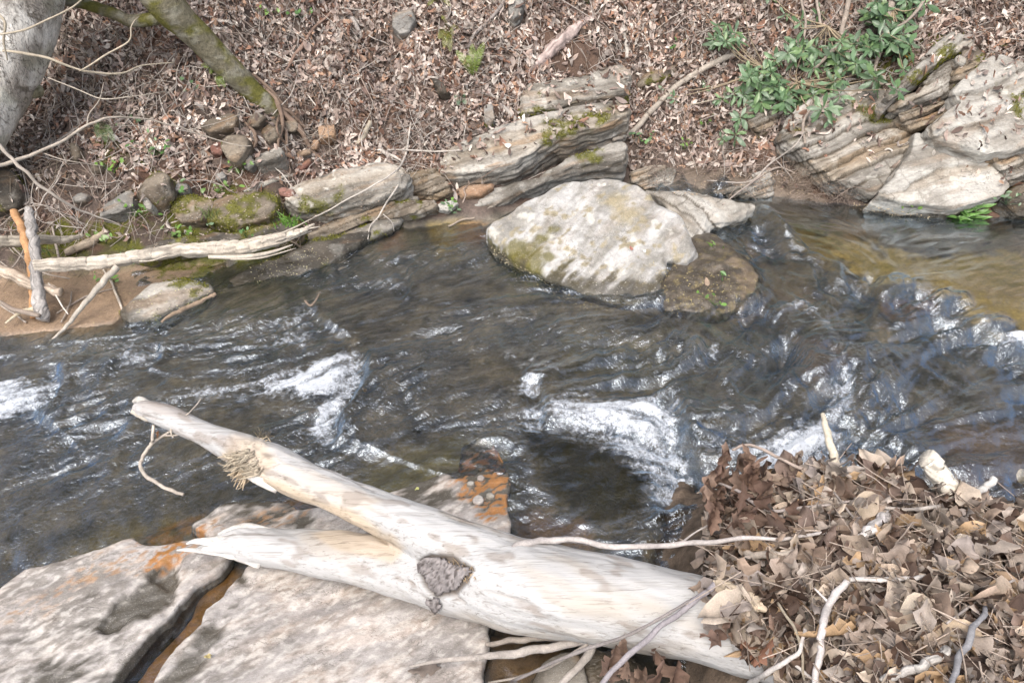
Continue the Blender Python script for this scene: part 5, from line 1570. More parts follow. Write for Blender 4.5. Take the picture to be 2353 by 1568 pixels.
def leaf_tint(tv, col):
    c = np.broadcast_to(np.asarray(col, float), (len(tv), 3)).copy()
    if len(tv) % 5 == 0 and len(tv) >= 40:
        c = c.reshape(-1, 5, 3)
        c[:, 2] *= .72
        c[::2, 1] *= .84; c[1::2, 3] *= .84
        c[:, 0] *= 1.10; c[:, 4] *= 1.06
        c[-1] *= .8
        c = c.reshape(-1, 3)
    elif len(tv) % 3 == 0: c[1::3] *= .85
    return c

def rotm(n, ang, tilt, r):
    """rotation whose z axis is n tipped by tilt, x axis turned by ang"""
    n = unit(n + r.normal(0, tilt, 3))
    a = unit(np.cross(n, [math.sin(ang), math.cos(ang), .3]))
    b = np.cross(n, a)
    return np.stack([a, b, n], 1)

def merged_leaves(name, places, tmpl, mat, lo, hi, cols, label, seed=0, tilt=.35, drift=False):
    """many leaves as one mass; places: (point, normal, scale)"""
    r = np.random.default_rng(seed)
    g = Geo()
    pts_ = np.array([q_[0] for q_ in places])
    dr = np.clip(1 + .45 * fbm(pts_ * 2.6, 3, 88), .45, 1.4) if drift else np.ones(len(pts_))
    dz = smooth(fbm(pts_ * 3.3, 2, 89), -.3, .4) if drift else np.ones(len(pts_))
    for i_, (pt, nr, sc) in enumerate(places):
        tv, tq = tmpl[r.integers(len(tmpl))]
        Rm = rotm(nr, r.uniform(0, 6.28), tilt, r)
        s = sc * (lo + (hi - lo) * r.random() ** 1.1 * (.5 + .5 * dz[i_]))
        g.add(pt + (tv * s) @ Rm.T, tq, None, leaf_tint(tv, cols[r.integers(len(cols))] * r.uniform(.6, 1.25) * dr[i_]))
    o = g.build(name, M[mat])
    tag(o, label, kind='stuff')
    return o

lr = np.random.default_rng(500)
T_small = [leaf_mesh(['beech', 'oak', 'long', 'long', 'oak'][k % 5], lr, 6 if k % 5 in (1, 4) else 5, 1.1) for k in range(40)]
T_big = [leaf_mesh(['oak', 'beech', 'oak', 'maple', 'beech', 'oak'][k % 6], lr, 13 if k % 6 in (0, 2, 3, 5) else 9, 1.15) for k in range(36)]

# --- litter on the bank
def density(u, v):
    d = np.ones_like(u)
    low = pmask(u, v, G2(-200,340,200,360,480,400,700,400,900,390,1000,400,1000,560,700,560,300,620,-200,640), 30)
    d *= 1 - .72 * low
    d *= 1 - .85 * pmask(u, v, G2(1250,80,1330,60,1400,130,1330,200,1260,170), 15)
    d *= 1 - .75 * pmask(u, v, G2(1960,150,2130,90,2160,110,2050,220,1990,230), 20)
    d *= 1 - .45 * pmask(u, v, G2(1480,330,1800,330,1850,440,1480,430), 20)
    return d
places = []
N_ = 60000
xs = lr.uniform(-3.9, 4.1, N_)
ft = np.interp(xs, _fw[:, 0], _fw[:, 1])
ys = ft + .12 + (lr.random(N_) ** .85) * 2.1
zs = ground(xs, ys)
uu, vv, dd = proj(np.stack([xs, ys, zs], -1))
dn = density(uu, vv)
okm = (lr.random(N_) < dn) & (uu > -250) & (uu < 2600) & (vv > -160)
down = Vector((0, 0, -1))
for xx, yy in zip(xs[okm], ys[okm]):
    loc, nor, i, di = BVH.ray_cast(Vector((xx, yy, 4.0)), down)
    if loc is None: continue
    on_rock = loc[2] - .02 > ground1(xx, yy) + .03 if False else (i >= len(_bf[0]))
    nr = np.array(nor)
    if nr[2] < 0: nr = -nr
    if on_rock and lr.random() > .10: continue
    places.append((np.array(loc) + nr * lr.uniform(.002, .032), nr, 1.0))
merged_leaves('leaf_litter', places, T_small, 'litter', .034, .100, LEAFCOL, 'pinkish brown dead leaf litter covering the far bank', 501, .55, drift=True)

# --- crumbs
# --- the loose leaves of the foreground heap
PILE = G2(1640,1200,1680,1130,1740,1120,1830,1078,1900,1070,2000,1072,2080,1090,2130,1130,2200,1150,2352,1180,2560,1200,2600,1800,1870,1800,1850,1580,1780,1510,1700,1470,1650,1410,1610,1345,1630,1290)
pr = np.random.default_rng(510)
def in_pile(n, poly):
    pc = np.array(poly)
    out = []
    while len(out) < n:
        a, b = pr.uniform(pc[:, 0].min(), pc[:, 0].max(), 400), pr.uniform(pc[:, 1].min(), pc[:, 1].max(), 400)
        k = polydist(a, b, pc)[0] > 0
        out += list(zip(a[k], b[k]))
    return out[:n]
places = []
for a, b in in_pile(1500, PILE):
    q, n = hit(a, b)
    if q[2] < .0: continue
    places.append((q + n * pr.uniform(.0, .045) + np.array([0, 0, pr.uniform(0, .01)]), n, 1.0))
merged_leaves('dead_leaf_mass', places, T_big, 'litter', .075, .17, PILECOL, 'brown dead leaves packed in the heap at the lower right', 511, 1.0)

places = []
for a, b in in_pile(1800, PILE):
    q, n = hit(a, b)
    if q[2] < .0: continue
    places.append((q + n * pr.uniform(.0, .085) , n, 1.0))
merged_leaves('leaf_fragments', places, T_small, 'litter', .015, .055, PILECOL * .6, 'torn leaf scraps and crumbs through the leaf heap', 512, 1.2)

def leaf_data(tmpl, colr, nm='dead_leaf', mat='litter', vein=True):
    tv, tq = tmpl
    c = leaf_tint(tv, colr)
    g = Geo(); g.add(tv, tq, None, c)
    return g.data(nm, M[mat])
LD = [leaf_data(T_big[k % len(T_big)], PILECOL[k % len(PILECOL)] * pr.uniform(.85, 1.2)) for k in range(66)]
def place_leaf(pt, nr, size, ang=None, tilt=.5, data=None, name='dead_leaf', label=None, cat='leaf', group=None, parent=None, r=pr):
    Rm = rotm(nr, r.uniform(0, 6.28) if ang is None else ang, tilt, r)
    o = bpy.data.objects.new(name, data if data is not None else LD[r.integers(len(LD))])
    m4 = Matrix([list(Rm[i] * size) + [pt[i]] for i in range(3)] + [[0, 0, 0, 1]])
    C.objects.link(o)
    if parent is not None:
        o.parent = parent
        o.matrix_parent_inverse = Matrix.Translation(-parent.location)
    o.matrix_world = m4
    if parent is not None:
        o.matrix_basis = m4
    if parent is None: tag(o, label, cat, group)
    return o
def zone(u, v):
    if v < 1200: return 'along the top of the heap above the water'
    if u < 1800 and v < 1400: return 'where the heap meets the driftwood log'
    if u < 1850: return 'at the lower left foot of the heap'
    if v < 1340: return 'on the back slope of the heap'
    if u > 2150: return 'in the lower right corner of the heap'
    return 'on the middle of the heap'
for a, b in in_pile(262, G2(1660,1190,1760,1130,1850,1090,2050,1090,2200,1170,2380,1200,2390,1590,1860,1590,1780,1500,1700,1460,1650,1400,1620,1340,1650,1290)):
    q, n = hit(a, b)
    if q[2] < .05: continue
    nr = unit(n + .5 * unit(CAM - q))
    k_ = int(pr.integers(len(LD))); s_l = pr.uniform(.10, .20)
    shp = ['lobed', 'oval', 'lobed', 'broad', 'oval', 'lobed'][(k_ % len(T_big)) % 6]
    tone = ['tan', 'light tan', 'brown', 'dark brown', 'pale cream', 'grey-tan', 'pale grey-tan', 'dull dark', 'golden tan', 'greyish', 'very dark'][k_ % 11]
    szn = 'small' if s_l < .13 else ('large' if s_l > .17 else 'medium')
    place_leaf(q + n * pr.uniform(.025, .06), nr, s_l, tilt=.6, data=LD[k_], label=f'{szn} {tone} {shp} dead leaf, ' + zone(a, b), group='loose dead leaves on the foreground heap')

# oak leaf clusters hanging on twigs
def hang(box, n, base, lab, grp, size=(.10, .15), cols=((.24,.16,.12),(.30,.21,.16),(.20,.13,.10)), zc=.25, seed=0):
    r = np.random.default_rng(seed)
    for k in range(n):
        u_, v_ = r.uniform(box[0], box[2]), r.uniform(box[1], box[3])
        q = P(u_, v_, zc + r.normal(0, .025))
        nr = unit(np.array([r.normal(0, .5), -1, .35 + r.normal(0, .3)]))
        # hang downwards
        xax = unit(np.array([r.normal(0, .45), r.normal(0, .3), -1.0])); nr = unit(nr - xax * (nr @ xax)); yax = np.cross(nr, xax)
        Rm = np.stack([xax, yax, nr], 1)
        s = r.uniform(*size)
        o = bpy.data.objects.new('dead_leaf', leaf_data(T_big[[0, 2, 5, 6, 8, 11][r.integers(6)]], np.array(cols[r.integers(len(cols))]) * r.uniform(.8, 1.2)))
        C.objects.link(o)
        o.matrix_world = Matrix([list(Rm[i] * s) + [q[i]] for i in range(3)] + [[0, 0, 0, 1]])
        sd_ = ['left', 'middle', 'right'][min(2, int(3 * (u_ - box[0]) / (box[2] - box[0])))]
        hv_ = 'upper' if v_ < (box[1] + box[3]) / 2 else 'lower'
        tag(o, lab + (f', {hv_} {sd_}' if grp else ''), 'leaf', grp)
hang((1630,1045,1760,1110), 13, None, 'brown oak leaf on the arched twig in front of the foam', 'oak leaves on the arched twig', seed=1, zc=.40)
hang((1615,1090,1700,1200), 13, None, 'dark curled oak leaf at the left tip of the heap', 'oak leaves at the left tip of the heap', seed=2, zc=.36)
hang((1690,1120,1850,1200), 9, None, 'brown hanging oak leaf right of the left tip of the heap', 'oak leaves at the left tip of the heap', seed=3, zc=.42)
hang((1390,1490,1560,1590), 15, None, 'brown oak leaf hanging under the twigs below the log', 'oak leaves hanging below the log', seed=4, zc=.22)
hang((1625,1400,1700,1470), 8, None, 'dark oak leaf hanging over the front of the log', 'oak leaves hanging over the front of the log', seed=5, zc=.36, size=(.07, .11))
hang((1720,1420,1800,1500), 7, None, 'reddish oak leaf at the edge of the heap over the log', 'oak leaves at the edge of the heap over the log', seed=6, zc=.36, cols=((.28,.15,.10),(.24,.16,.12)))
hang((352,985,366,1000), 1, None, 'small rust brown leaf dangling under the tip of the upper fork', None, seed=7, zc=.36, size=(.035, .04), cols=((.20,.10,.05),))

# the broad pale leaf standing on the heap
fv, fq = leaf_mesh('beech', np.random.default_rng(3), 10, .35); fv[:, 1] *= 1.9
place_leaf(P(2050, 1128, .35), np.array([.1, -1, .7]), .125, ang=1.2, tilt=.05, data=leaf_data((fv, fq), (.62, .50, .36)), name='broad_leaf', label='broad cream and orange leaf standing on the crest of the heap', cat='leaf')
place_leaf(P(2030, 1112, .37), np.array([.1, -.8, .9]), .115, ang=1.5, tilt=.05, data=leaf_data((fv * np.array([1, .45, 1]), fq), (.50, .27, .11)), name='broad_leaf', label='narrow orange leaf lying over the broad cream leaf', cat='leaf')
for a, b, s, cc, lb in ((1985,1200,.13,(.50,.41,.31),'large cupped ribbed leaf below the broad cream leaf'), (2110,1450,.14,(.62,.53,.42),'large pale cream leaf near the bottom right'), (2180,1480,.13,(.58,.46,.33),'pale tan leaf with a folded edge near the bottom right corner'),
                        (2300,1370,.14,(.46,.33,.22),'big tan curled leaf at the right edge'), (2330,1110,.07,(.62,.56,.46),'pale leaf scrap at the right edge above the water'), (2090,1300,.12,(.50,.41,.33),'big dull tan leaf at the centre of the heap')):
    q, n = hit(a, b)
    place_leaf(q + n * .05 + unit(CAM - q) * .03, unit(n + 1.0 * unit(CAM - q)), s, tilt=.1, data=leaf_data(T_big[[1, 4, 7, 10, 13][int(a) % 5]], cc), name='big_dead_leaf', label=lb, cat='leaf')
# strays
for a, b, s, cc, lb in ((975,1535,.10,(.20,.165,.14),'grey-brown oak leaf lying on the slab by the twig'), (243,262,.03,(.60,.42,.03),'small yellow leaf on the thin bare branch'), (2083,128,.07,(.62,.38,.04),'yellow and orange leaf hanging under the rhododendron'),
                        (838,895,.03,(.42,.28,.08),'small yellow-brown leaf floating at the tip of the big foam'), (958,1122,.02,(.60,.62,.25),'tiny yellow-green leaf on the algae above the log'), (1450,570,.03,(.45,.22,.17),'small reddish leaf on the whitish boulder edge'),
                        (1720,590,.05,(.45,.38,.28),'tan leaf on the wet muddy shelf'), (1625,650,.07,(.50,.38,.28),'narrow tan leaf on the muddy shelf'), (1480,575,.03,(.7,.7,.65),'tiny white scrap at the foot of the whitish boulder'), (478,1506,.025,(.5,.42,.2),'tiny tan leaf in the dark crack of the slab')):
    q, n = hit(a, b)
    ud = unit(CAM - q)
    place_leaf(q + ud * .02, unit(n + ud), s, tilt=.1, data=leaf_data(T_big[[1, 4, 7, 0][int(a) % 4]], cc), name='stray_leaf', label=lb, cat='leaf')

# ------------------------------------------------------------------ twigs of the foreground
g_ = 'twigs and sticks on and around the foreground heap'
def zz(z): return ('z', z)
def up(rows): return [tuple(list(r_[:3]) + [r_[3] + .05 if not isinstance(r_[3], tuple) else ('z', r_[3][1] + (.04 if r_[0] > 1650 else 0))]) for r_ in rows]
T = lambda rows, lb, col=(.36,.33,.31), subs=(), seg=7, nm='twig', sides=9, jit=.12: stick(up(rows), nm, lb, 'twig', g_, col, sides=sides, seg=seg, subs=[up(x) for x in subs], jitter=jit)
T([(1172,1268,20,zz(.335)),(1200,1248,17,zz(.345)),(1260,1240,15,zz(.34)),(1340,1243,14,zz(.33)),(1450,1256,13,zz(.32)),(1560,1250,12,zz(.33)),(1680,1240,11,zz(.35)),(1800,1235,9,zz(.38)),(1900,1220,7,zz(.40))], 'long grey twig lying over the log and into the heap', (.42,.39,.37),
  subs=([(1560,1250,6,zz(.33)),(1600,1220,4,zz(.33)),(1650,1195,3,zz(.33))],))
T([(1375,1585,13,zz(.30)),(1450,1500,14,zz(.34)),(1540,1425,14,zz(.37)),(1600,1375,14,zz(.39)),(1650,1335,13,zz(.40))], 'straight grey-purple twig slanting across the front of the log', (.27,.25,.26))
T([(1180,1560,6,zz(.1)),(1340,1492,9,zz(.30)),(1450,1455,8,zz(.34)),(1550,1400,7,zz(.38)),(1610,1365,8,zz(.39))], 'thinner dark twig running just above the straight slanting twig', (.22,.20,.19))
T([(1090,1512,14,zz(.13)),(1180,1500,20,zz(.13)),(1260,1488,20,zz(.13)),(1330,1475,18,zz(.13)),(1355,1490,20,zz(.12)),(1300,1560,16,zz(.08)),(1270,1600,12,zz(.06))], 'forked grey branch lying under the log beside the slab edge', (.34,.31,.28), subs=([(940,1530,5,zz(.11)),(1020,1515,12,zz(.12)),(1100,1510,14,zz(.13))],))
T([(1115,1478,10,zz(.1)),(1200,1468,16,zz(.11)),(1290,1466,16,zz(.11)),(1350,1470,12,zz(.11))], 'dull dead branch tucked close under the log', (.26,.23,.20))
T([(1945,1335,16,.07),(1905,1385,18,.08),(1888,1450,17,.08),(1885,1510,16,.08),(1870,1590,15,.08)], 'pale bent stick running down the middle of the heap', (.50,.47,.45), subs=([(1905,1385,8,.08),(1890,1370,6,.08),(1870,1350,4,.08)],))
T([(2262,1395,10,.10),(2230,1460,16,.11),(2200,1520,15,.11),(2180,1590,13,.11)], 'dark grey stick slanting in the lower right corner', (.27,.27,.28), sides=10)
T([(2180,1490,20,.06),(2120,1530,22,.07),(2060,1550,18,.06),(2020,1556,10,.05)], 'smooth grey root lying beside the dark grey stick', (.45,.43,.40))
T([(1955,1332,12,.05),(2020,1332,12,.06),(2080,1328,12,.06),(2150,1318,10,.05)], 'white straight twig lying across the middle of the heap', (.58,.55,.52))
T([(1888,948,9,zz(.42)),(1900,990,16,zz(.40)),(1912,1040,19,zz(.38)),(1928,1085,20,zz(.34)),(1950,1140,18,zz(.33)),(1975,1230,16,zz(.37))], 'pale tapering stick standing up in front of the foam', (.55,.50,.40), sides=10)
T([(1120,1568,6,zz(.05)),(1240,1540,6,zz(.1)),(1350,1480,7,zz(.2))], 'short thin twig standing in the hole under the log', (.25,.22,.19))
T([(2128,1052,44,zz(.46)),(2160,1095,46,zz(.42)),(2190,1130,44,zz(.38)),(2212,1156,34,zz(.35))], 'short thick white broken stick on the right of the heap', (.62,.58,.50), nm='broken_stick', sides=14, jit=.16)
T([(2228,1152,18,zz(.36)),(2255,1125,18,zz(.39)),(2288,1100,16,zz(.42))], 'grey stick end right of the thick white stick', (.48,.47,.45))
T([(1640,1105,6,zz(.33)),(1700,1130,8,zz(.35)),(1760,1170,8,zz(.36)),(1850,1165,7,zz(.38)),(1960,1150,6,zz(.37))], 'thin grey twig behind the hanging oak leaves', (.35,.31,.29))
T([(1680,1030,6,zz(.36)),(1720,1022,7,zz(.37)),(1790,1050,8,zz(.36)),(1850,1080,8,zz(.35)),(1920,1110,6,zz(.34))], 'arched twig carrying the oak leaves in front of the foam', (.35,.29,.25))
T([(1965,1155,8,.03),(2080,1170,9,.05),(2150,1165,9,.05),(2220,1150,7,.03)], 'pale twig running to the foot of the thick white stick', (.45,.41,.37))
T([(1915,1130,5,.05),(1960,1190,6,.06),(1990,1240,6,.06)], 'thin dark twig in the upper middle of the heap', (.25,.22,.2))
T([(1785,1385,6,.06),(1830,1450,7,.07),(1845,1540,6,.07),(1850,1590,5,.07)], 'thin brown stem hanging down the left part of the heap', (.30,.26,.2))
T([(1720,1570,14,.06),(1770,1540,12,.07),(1830,1500,10,.07),(1850,1440,8,.06)], 'pale forked twig at the lower left foot of the heap', (.50,.47,.44), subs=([(1812,1515,8,.07),(1850,1545,8,.07),(1890,1580,7,.07)],))
T([(2175,1430,5,.09),(2260,1370,6,.1),(2330,1330,5,.08)], 'thin twig crossing the right edge of the heap', (.40,.36,.33))
T([(2110,1210,20,.03),(2180,1225,24,.03),(2240,1245,22,.03),(2290,1240,14,.03)], 'smooth bleached wood piece on the back of the heap', (.55,.49,.42), sides=12)
T([(1640,1340,30,.02),(1680,1360,40,.02),(1730,1385,34,.02),(1760,1400,16,.02)], 'splintered tan wood chunk lying on the log at the heap edge', (.48,.40,.30), sides=14, jit=.3, nm='wood_chunk')
T([(1700,1265,14,.02),(1750,1275,20,.02),(1830,1270,16,.02)], 'smooth drift stick buried in the back of the heap', (.42,.37,.32), sides=10)
T([(2040,1180,22,.05),(2000,1215,26,.06),(1975,1235,16,.05)], 'forked bone white stick near the crest of the heap', (.52,.49,.47), subs=([(2010,1205,16,.06),(2055,1228,14,.05),(2085,1225,8,.04)],))
mr = np.random.default_rng(520)
gg = Geo()
for a, b in in_pile(420, PILE):
    q, n = hit(a, b)
    if q[2] < .03: continue
    th = mr.uniform(0, 6.28); L_ = mr.uniform(.05, .2)
    d = unit(np.array([math.cos(th), math.sin(th), mr.normal(0, .3)]))
    q = q + n * .055 + unit(CAM - q) * .03
    pts = [q - d * L_ / 2, q + mr.normal(0, .008, 3), q + d * L_ / 2]
    rr = mr.uniform(.0010, .0026)
    v_, q_, t_ = tube(pts, [rr, rr * .8, rr * .4], 7, 5)
    gg.add(v_, q_, t_, np.array((.36, .30, .25)) * mr.uniform(.5, 1.4))
tag(gg.build('heap_twigs', M['twig']), 'fine twigs and stalks mixed into the leaf heap', kind='stuff')
# hanging twig under the upper fork
stick([(352,975,7,('z',.37)),(350,1010,7,('z',.34)),(345,1020,8,('z',.32)),(328,1048,9,('z',.28)),(322,1068,9,('z',.26)),(345,1100,9,('z',.22)),(385,1122,8,('z',.19)),(424,1138,8,('z',.17))], 'hanging_twig', 'crooked pale twig dangling from the tip of the upper fork over the water', 'twig', None, (.46,.41,.35), seg=7,
      subs=([(345,1020,8,('z',.32)),(375,1000,6,('z',.34)),(400,985,5,('z',.36))], [(372,1000,4,('z',.34)),(410,998,4,('z',.35)),(432,985,2,('z',.37))]))
stick([(425,955,3,('z',.41)),(440,942,3,('z',.44)),(462,915,1.5,('z',.48))], 'hanging_twig', 'tiny twig sticking up from the upper fork', 'twig', None, (.46,.41,.35))
stick([(395,950,4,('z',.42)),(392,990,4,('z',.38)),(398,1005,3,('z',.36))], 'hanging_twig', 'thin grass stem looped over the upper fork', 'twig', None, (.50,.44,.36))
stick([(700,690,4,('z',.03)),(716,700,6,('z',.04)),(735,672,3,('z',.05))], 'hanging_twig', 'small twig caught in the rapids above the big foam', 'twig', None, (.22,.17,.13))

# ------------------------------------------------------------------ fine twigs, rootlets and grass stems on the bank
tw = Geo()
r2 = np.random.default_rng(530)
def bank_pt(u, v, l): return on(u, v, l)
cnt = 0
while cnt < 2200:
    u_, v_ = r2.uniform(-60, 2420), r2.uniform(-40, 560)
    q, n = hit(u_, v_)
    if q[2] < .12 or q[1] < 3: continue
    on_r = q[2] > ground1(q[0], q[1]) + .04
    if on_r: continue
    cnt += 1
    th = r2.uniform(0, 6.28); L_ = r2.uniform(.06, .38) * (1.0 if r2.random() < .8 else 1.6)
    t0 = unit(np.cross(n, [math.cos(th), math.sin(th), 0.2]))
    b0 = np.cross(n, t0)
    pts, bend = [], r2.normal(0, .25)
    for t in np.linspace(-.5, .5, 5):
        pp = q + t0 * L_ * t + b0 * L_ * bend * (t * t) + b0 * r2.normal(0, .006) + n * (.018 + r2.uniform(0, .02))
        pts.append(pp)
    rr = r2.choice([.0012, .0016, .002, .003, .0045], p=[.3, .3, .22, .13, .05])
    v4, q4, t4 = tube(pts, [rr, rr, rr * .4], 9, 4)
    tw.add(v4, q4, t4, np.array([(.42,.38,.34), (.30,.24,.20), (.50,.46,.41), (.22,.16,.12)][r2.integers(4)]) * r2.uniform(.7, 1.15))
# brush of hanging rootlets in the overhang at the left and grass in the debris nest
for (u0, v0, u1, v1, n_, ln_, cc) in ((120, 60, 330, 300, 260, .22, (.26,.22,.17)), (20, 300, 160, 420, 120, .2, (.20,.17,.13)), (680, 120, 800, 340, 120, .25, (.36,.31,.26)), (1480, 330, 1760, 430, 260, .20, (.27,.21,.17)),
                                      (1800, 420, 1960, 470, 170, .16, (.24,.19,.155)), (1780, 380, 1880, 430, 110, .15, (.30,.24,.19)), (1950, 0, 2050, 140, 110, .3, (.36,.33,.29)), (0, 480, 180, 640, 130, .25, (.25,.20,.16)), (640, 540, 690, 570, 40, .12, (.25, .2, .16)), (900, 300, 1010, 400, 70, .2, (.45, .41, .36))):
    for k in range(n_):
        u_, v_ = r2.uniform(u0, u1), r2.uniform(v0, v1)
        q = on(u_, v_, .02)
        th = r2.uniform(0, 6.28)
        d = unit(np.array([r2.normal(0, 1.0), r2.normal(0, .4), r2.normal(-.2, .8)]))
        L_ = ln_ * r2.uniform(.3, 1)
        away = unit(CAM - q)
        pts = [q, q + d * L_ * .5 + away * r2.uniform(.01, .05), q + d * L_ + np.array([0, 0, -.1 * L_]) + away * r2.uniform(0, .03)]
        rr = r2.uniform(.0008, .0018)
        v4, q4, t4 = tube(pts, [rr, rr, rr * .5], 7, 4)
        tw.add(v4, q4, t4, np.array(cc) * r2.uniform(.6, 1.3))
tag(tw.build('bank_twigs', M['twig']), 'fine dead twigs, rootlets and stems strewn over the far bank', kind='stuff')

# ------------------------------------------------------------------ moss as short blades on the mossy rock faces
mg = Geo()
mrng = np.random.default_rng(540)
mp = []
for V_, mo_ in ROCKS:
    k = np.where((mo_ > .35) & (V_[:, 1] > 2))[0]
    if len(k): mp.append(V_[mrng.choice(k, min(len(k) * 2, 4000))])
gp = p[(mossm * smooth(n_a + n_b * .6, -0.25, 0.35) > .45) & (gd < 8)]
if len(gp): mp.append(gp[mrng.choice(len(gp), min(len(gp) * 2, 6000))])
mp = np.concatenate(mp)
mp = mp + mrng.normal(0, .004, mp.shape)
nb = len(mp)
d = mrng.normal(0, 1, (nb, 3)); d[:, 2] = np.abs(d[:, 2]) + .5; d[:, 1] -= .3
d /= np.linalg.norm(d, axis=1)[:, None]
hgt = mrng.uniform(.006, .016, nb)[:, None]
sdv = np.cross(d, mrng.normal(0, 1, (nb, 3))); sdv /= np.linalg.norm(sdv, axis=1)[:, None] + 1e-9
V_ = np.stack([mp - sdv * .0022, mp + sdv * .0022, mp + d * hgt], 1).reshape(-1, 3)
cm = np.repeat(np.array([0.14, 0.14, 0.022])[None] * mrng.uniform(.5, 1.8, nb)[:, None], 3, 0)
mg.add(V_, None, np.arange(nb * 3).reshape(-1, 3), cm)
tag(mg.build('moss', M['moss'], smooth_=False), 'short green moss growing on the bank rocks', kind='stuff')

# ------------------------------------------------------------------ rhododendron
rh = empty('rhododendron', on(1930, 120))
tag(rh, 'leafy green rhododendron spreading over the top right of the bank', 'shrub')
rr_ = np.random.default_rng(550)
rt_ = [leaf_mesh('rhodo', rr_, 7, .38) for _ in range(10)]
GREENS = [(.100,.180,.080),(.125,.215,.095),(.145,.24,.125),(.17,.27,.11),(.082,.145,.066),(.145,.215,.13)]
RD = [leaf_data(rt_[k % 10], np.array(GREENS[k % 6]) * rr_.uniform(.85, 1.2), 'leaf', 'green') for k in range(30)]
YD = [leaf_data(rt_[k % 10], np.array((.22, .30, .05)) * rr_.uniform(.8, 1.1), 'leaf', 'green') for k in range(4)]
whorls = []
for poly, n_, sz in ((G2(1690,200,1740,140,1810,110,1900,80,1990,90,2040,150,2040,200,1980,190,1900,235,1800,250,1720,250), 62, .84), (G2(1990,0,2130,-10,2140,40,2100,80,2080,130,2050,120,1970,50), 28, .98),
                     (G2(1600,20,1690,50,1712,100,1650,110,1600,60), 5, .8), (G2(1640,-20,1900,-20,1900,40,1800,60,1700,30), 5, .75)):
    for a, b in in_pile(n_, poly): whorls.append((a, b, sz))
whorls += [(1530,215,.7),(1548,225,.6),(1615,205,.7),(1700,270,.9),(1685,215,.9),(1660,225,.7),(1690,310,.8),(1890,250,.95),(1905,270,.9),(2015,180,1.1),(1862,215,.9),(2060,205,.9),(2045,95,1.1),(2075,160,.8),(1660,320,.5),(1650,60,.8),(1665,95,.8),(1640,90,.7)]
nleaf = 0
rest = Geo()
stems = Geo()
hubs = [on(1900, 60, .10), on(1960, 30, .12), on(1830, 190, .12), on(2050, 20, .2), on(1760, 160, .08)]
for wi, (a, b, sz) in enumerate(whorls):
    lf = rr_.uniform(.04, .30) if sz > .75 else rr_.uniform(.02, .08)
    c = on(a, b, lf)
    face = unit(np.array([rr_.normal(0, .35), -.75, .8 + rr_.normal(0, .25)]))
    hb = min(hubs, key=lambda h: np.linalg.norm(h - c))
    md = (hb + c) / 2 + np.array([rr_.normal(0, .03), 0, -.03])
    if np.linalg.norm(hb - c) > .03:
        v4, q4, t4 = tube([hb, md, c], [.005, .0035, .0022], 9, 5)
        stems.add(v4, q4, t4, np.array((.27, .22, .15)) * rr_.uniform(.8, 1.3))
    a1 = unit(np.cross(face, [0, 0, 1.0])); a2 = np.cross(face, a1)
    nl = rr_.integers(5, 9)
    ph = rr_.uniform(0, 6.28)
    for k in range(nl):
        th = ph + k * 6.283 / nl + rr_.normal(0, .18)
        outd = unit(a1 * math.cos(th) + a2 * math.sin(th) + face * rr_.uniform(-.1, .45) + np.array([0, 0, -.25]))
        nr = unit(face - outd * (face @ outd) + rr_.normal(0, .25, 3))
        nr = unit(nr - outd * (nr @ outd))
        Rm = np.stack([outd, np.cross(nr, outd), nr], 1)
        s = rr_.uniform(.075, .125) * sz
        pt = c + outd * s * .55
        if nleaf < 295 and b > -15:
            o = bpy.data.objects.new('leaf', (YD if rr_.random() < .06 else RD)[rr_.integers(4 if False else 4)] if rr_.random() < .06 else RD[rr_.integers(30)])
            C.objects.link(o); o.parent = rh
            o.matrix_parent_inverse = Matrix.Translation(-rh.location)
            o.matrix_basis = Matrix([list(Rm[i] * s) + [pt[i]] for i in range(3)] + [[0, 0, 0, 1]])
            nleaf += 1
        else:
            tv, tq = rt_[rr_.integers(10)]
            rest.add(pt + (tv * s) @ Rm.T, tq, None, np.array(GREENS[rr_.integers(6)]))
if rest.n:
    o = rest.build('foliage', M['green']); child(o, rh); o['kind'] = 'stuff'
for rows in ([(1960,-40,10,.05),(1940,40,12,.08),(1925,100,11,.10),(1880,150,8,.10),(1840,190,6,.12)], [(2080,-60,16,.1),(2050,0,18,.15),(2035,50,15,.15),(2020,120,10,.12),(2000,180,6,.1)], [(1870,-20,6,.05),(1880,30,7,.06),(1900,80,6,.08),(1960,60,4,.1)],
             [(1838,-10,6,.05),(1850,60,6,.06),(1830,120,5,.08),(1760,160,4,.08)], [(2140,-40,8,.15),(2110,20,8,.2),(2060,60,6,.2),(1990,50,4,.15)], [(1850,330,6,.02),(1845,290,7,.03),(1860,250,6,.06),(1870,220,5,.1)]):
    stick(rows, 'stem', parent=rh, col=(.30, .255, .215), seg=6)
child(stems.build('twigs', M['twig']), rh)

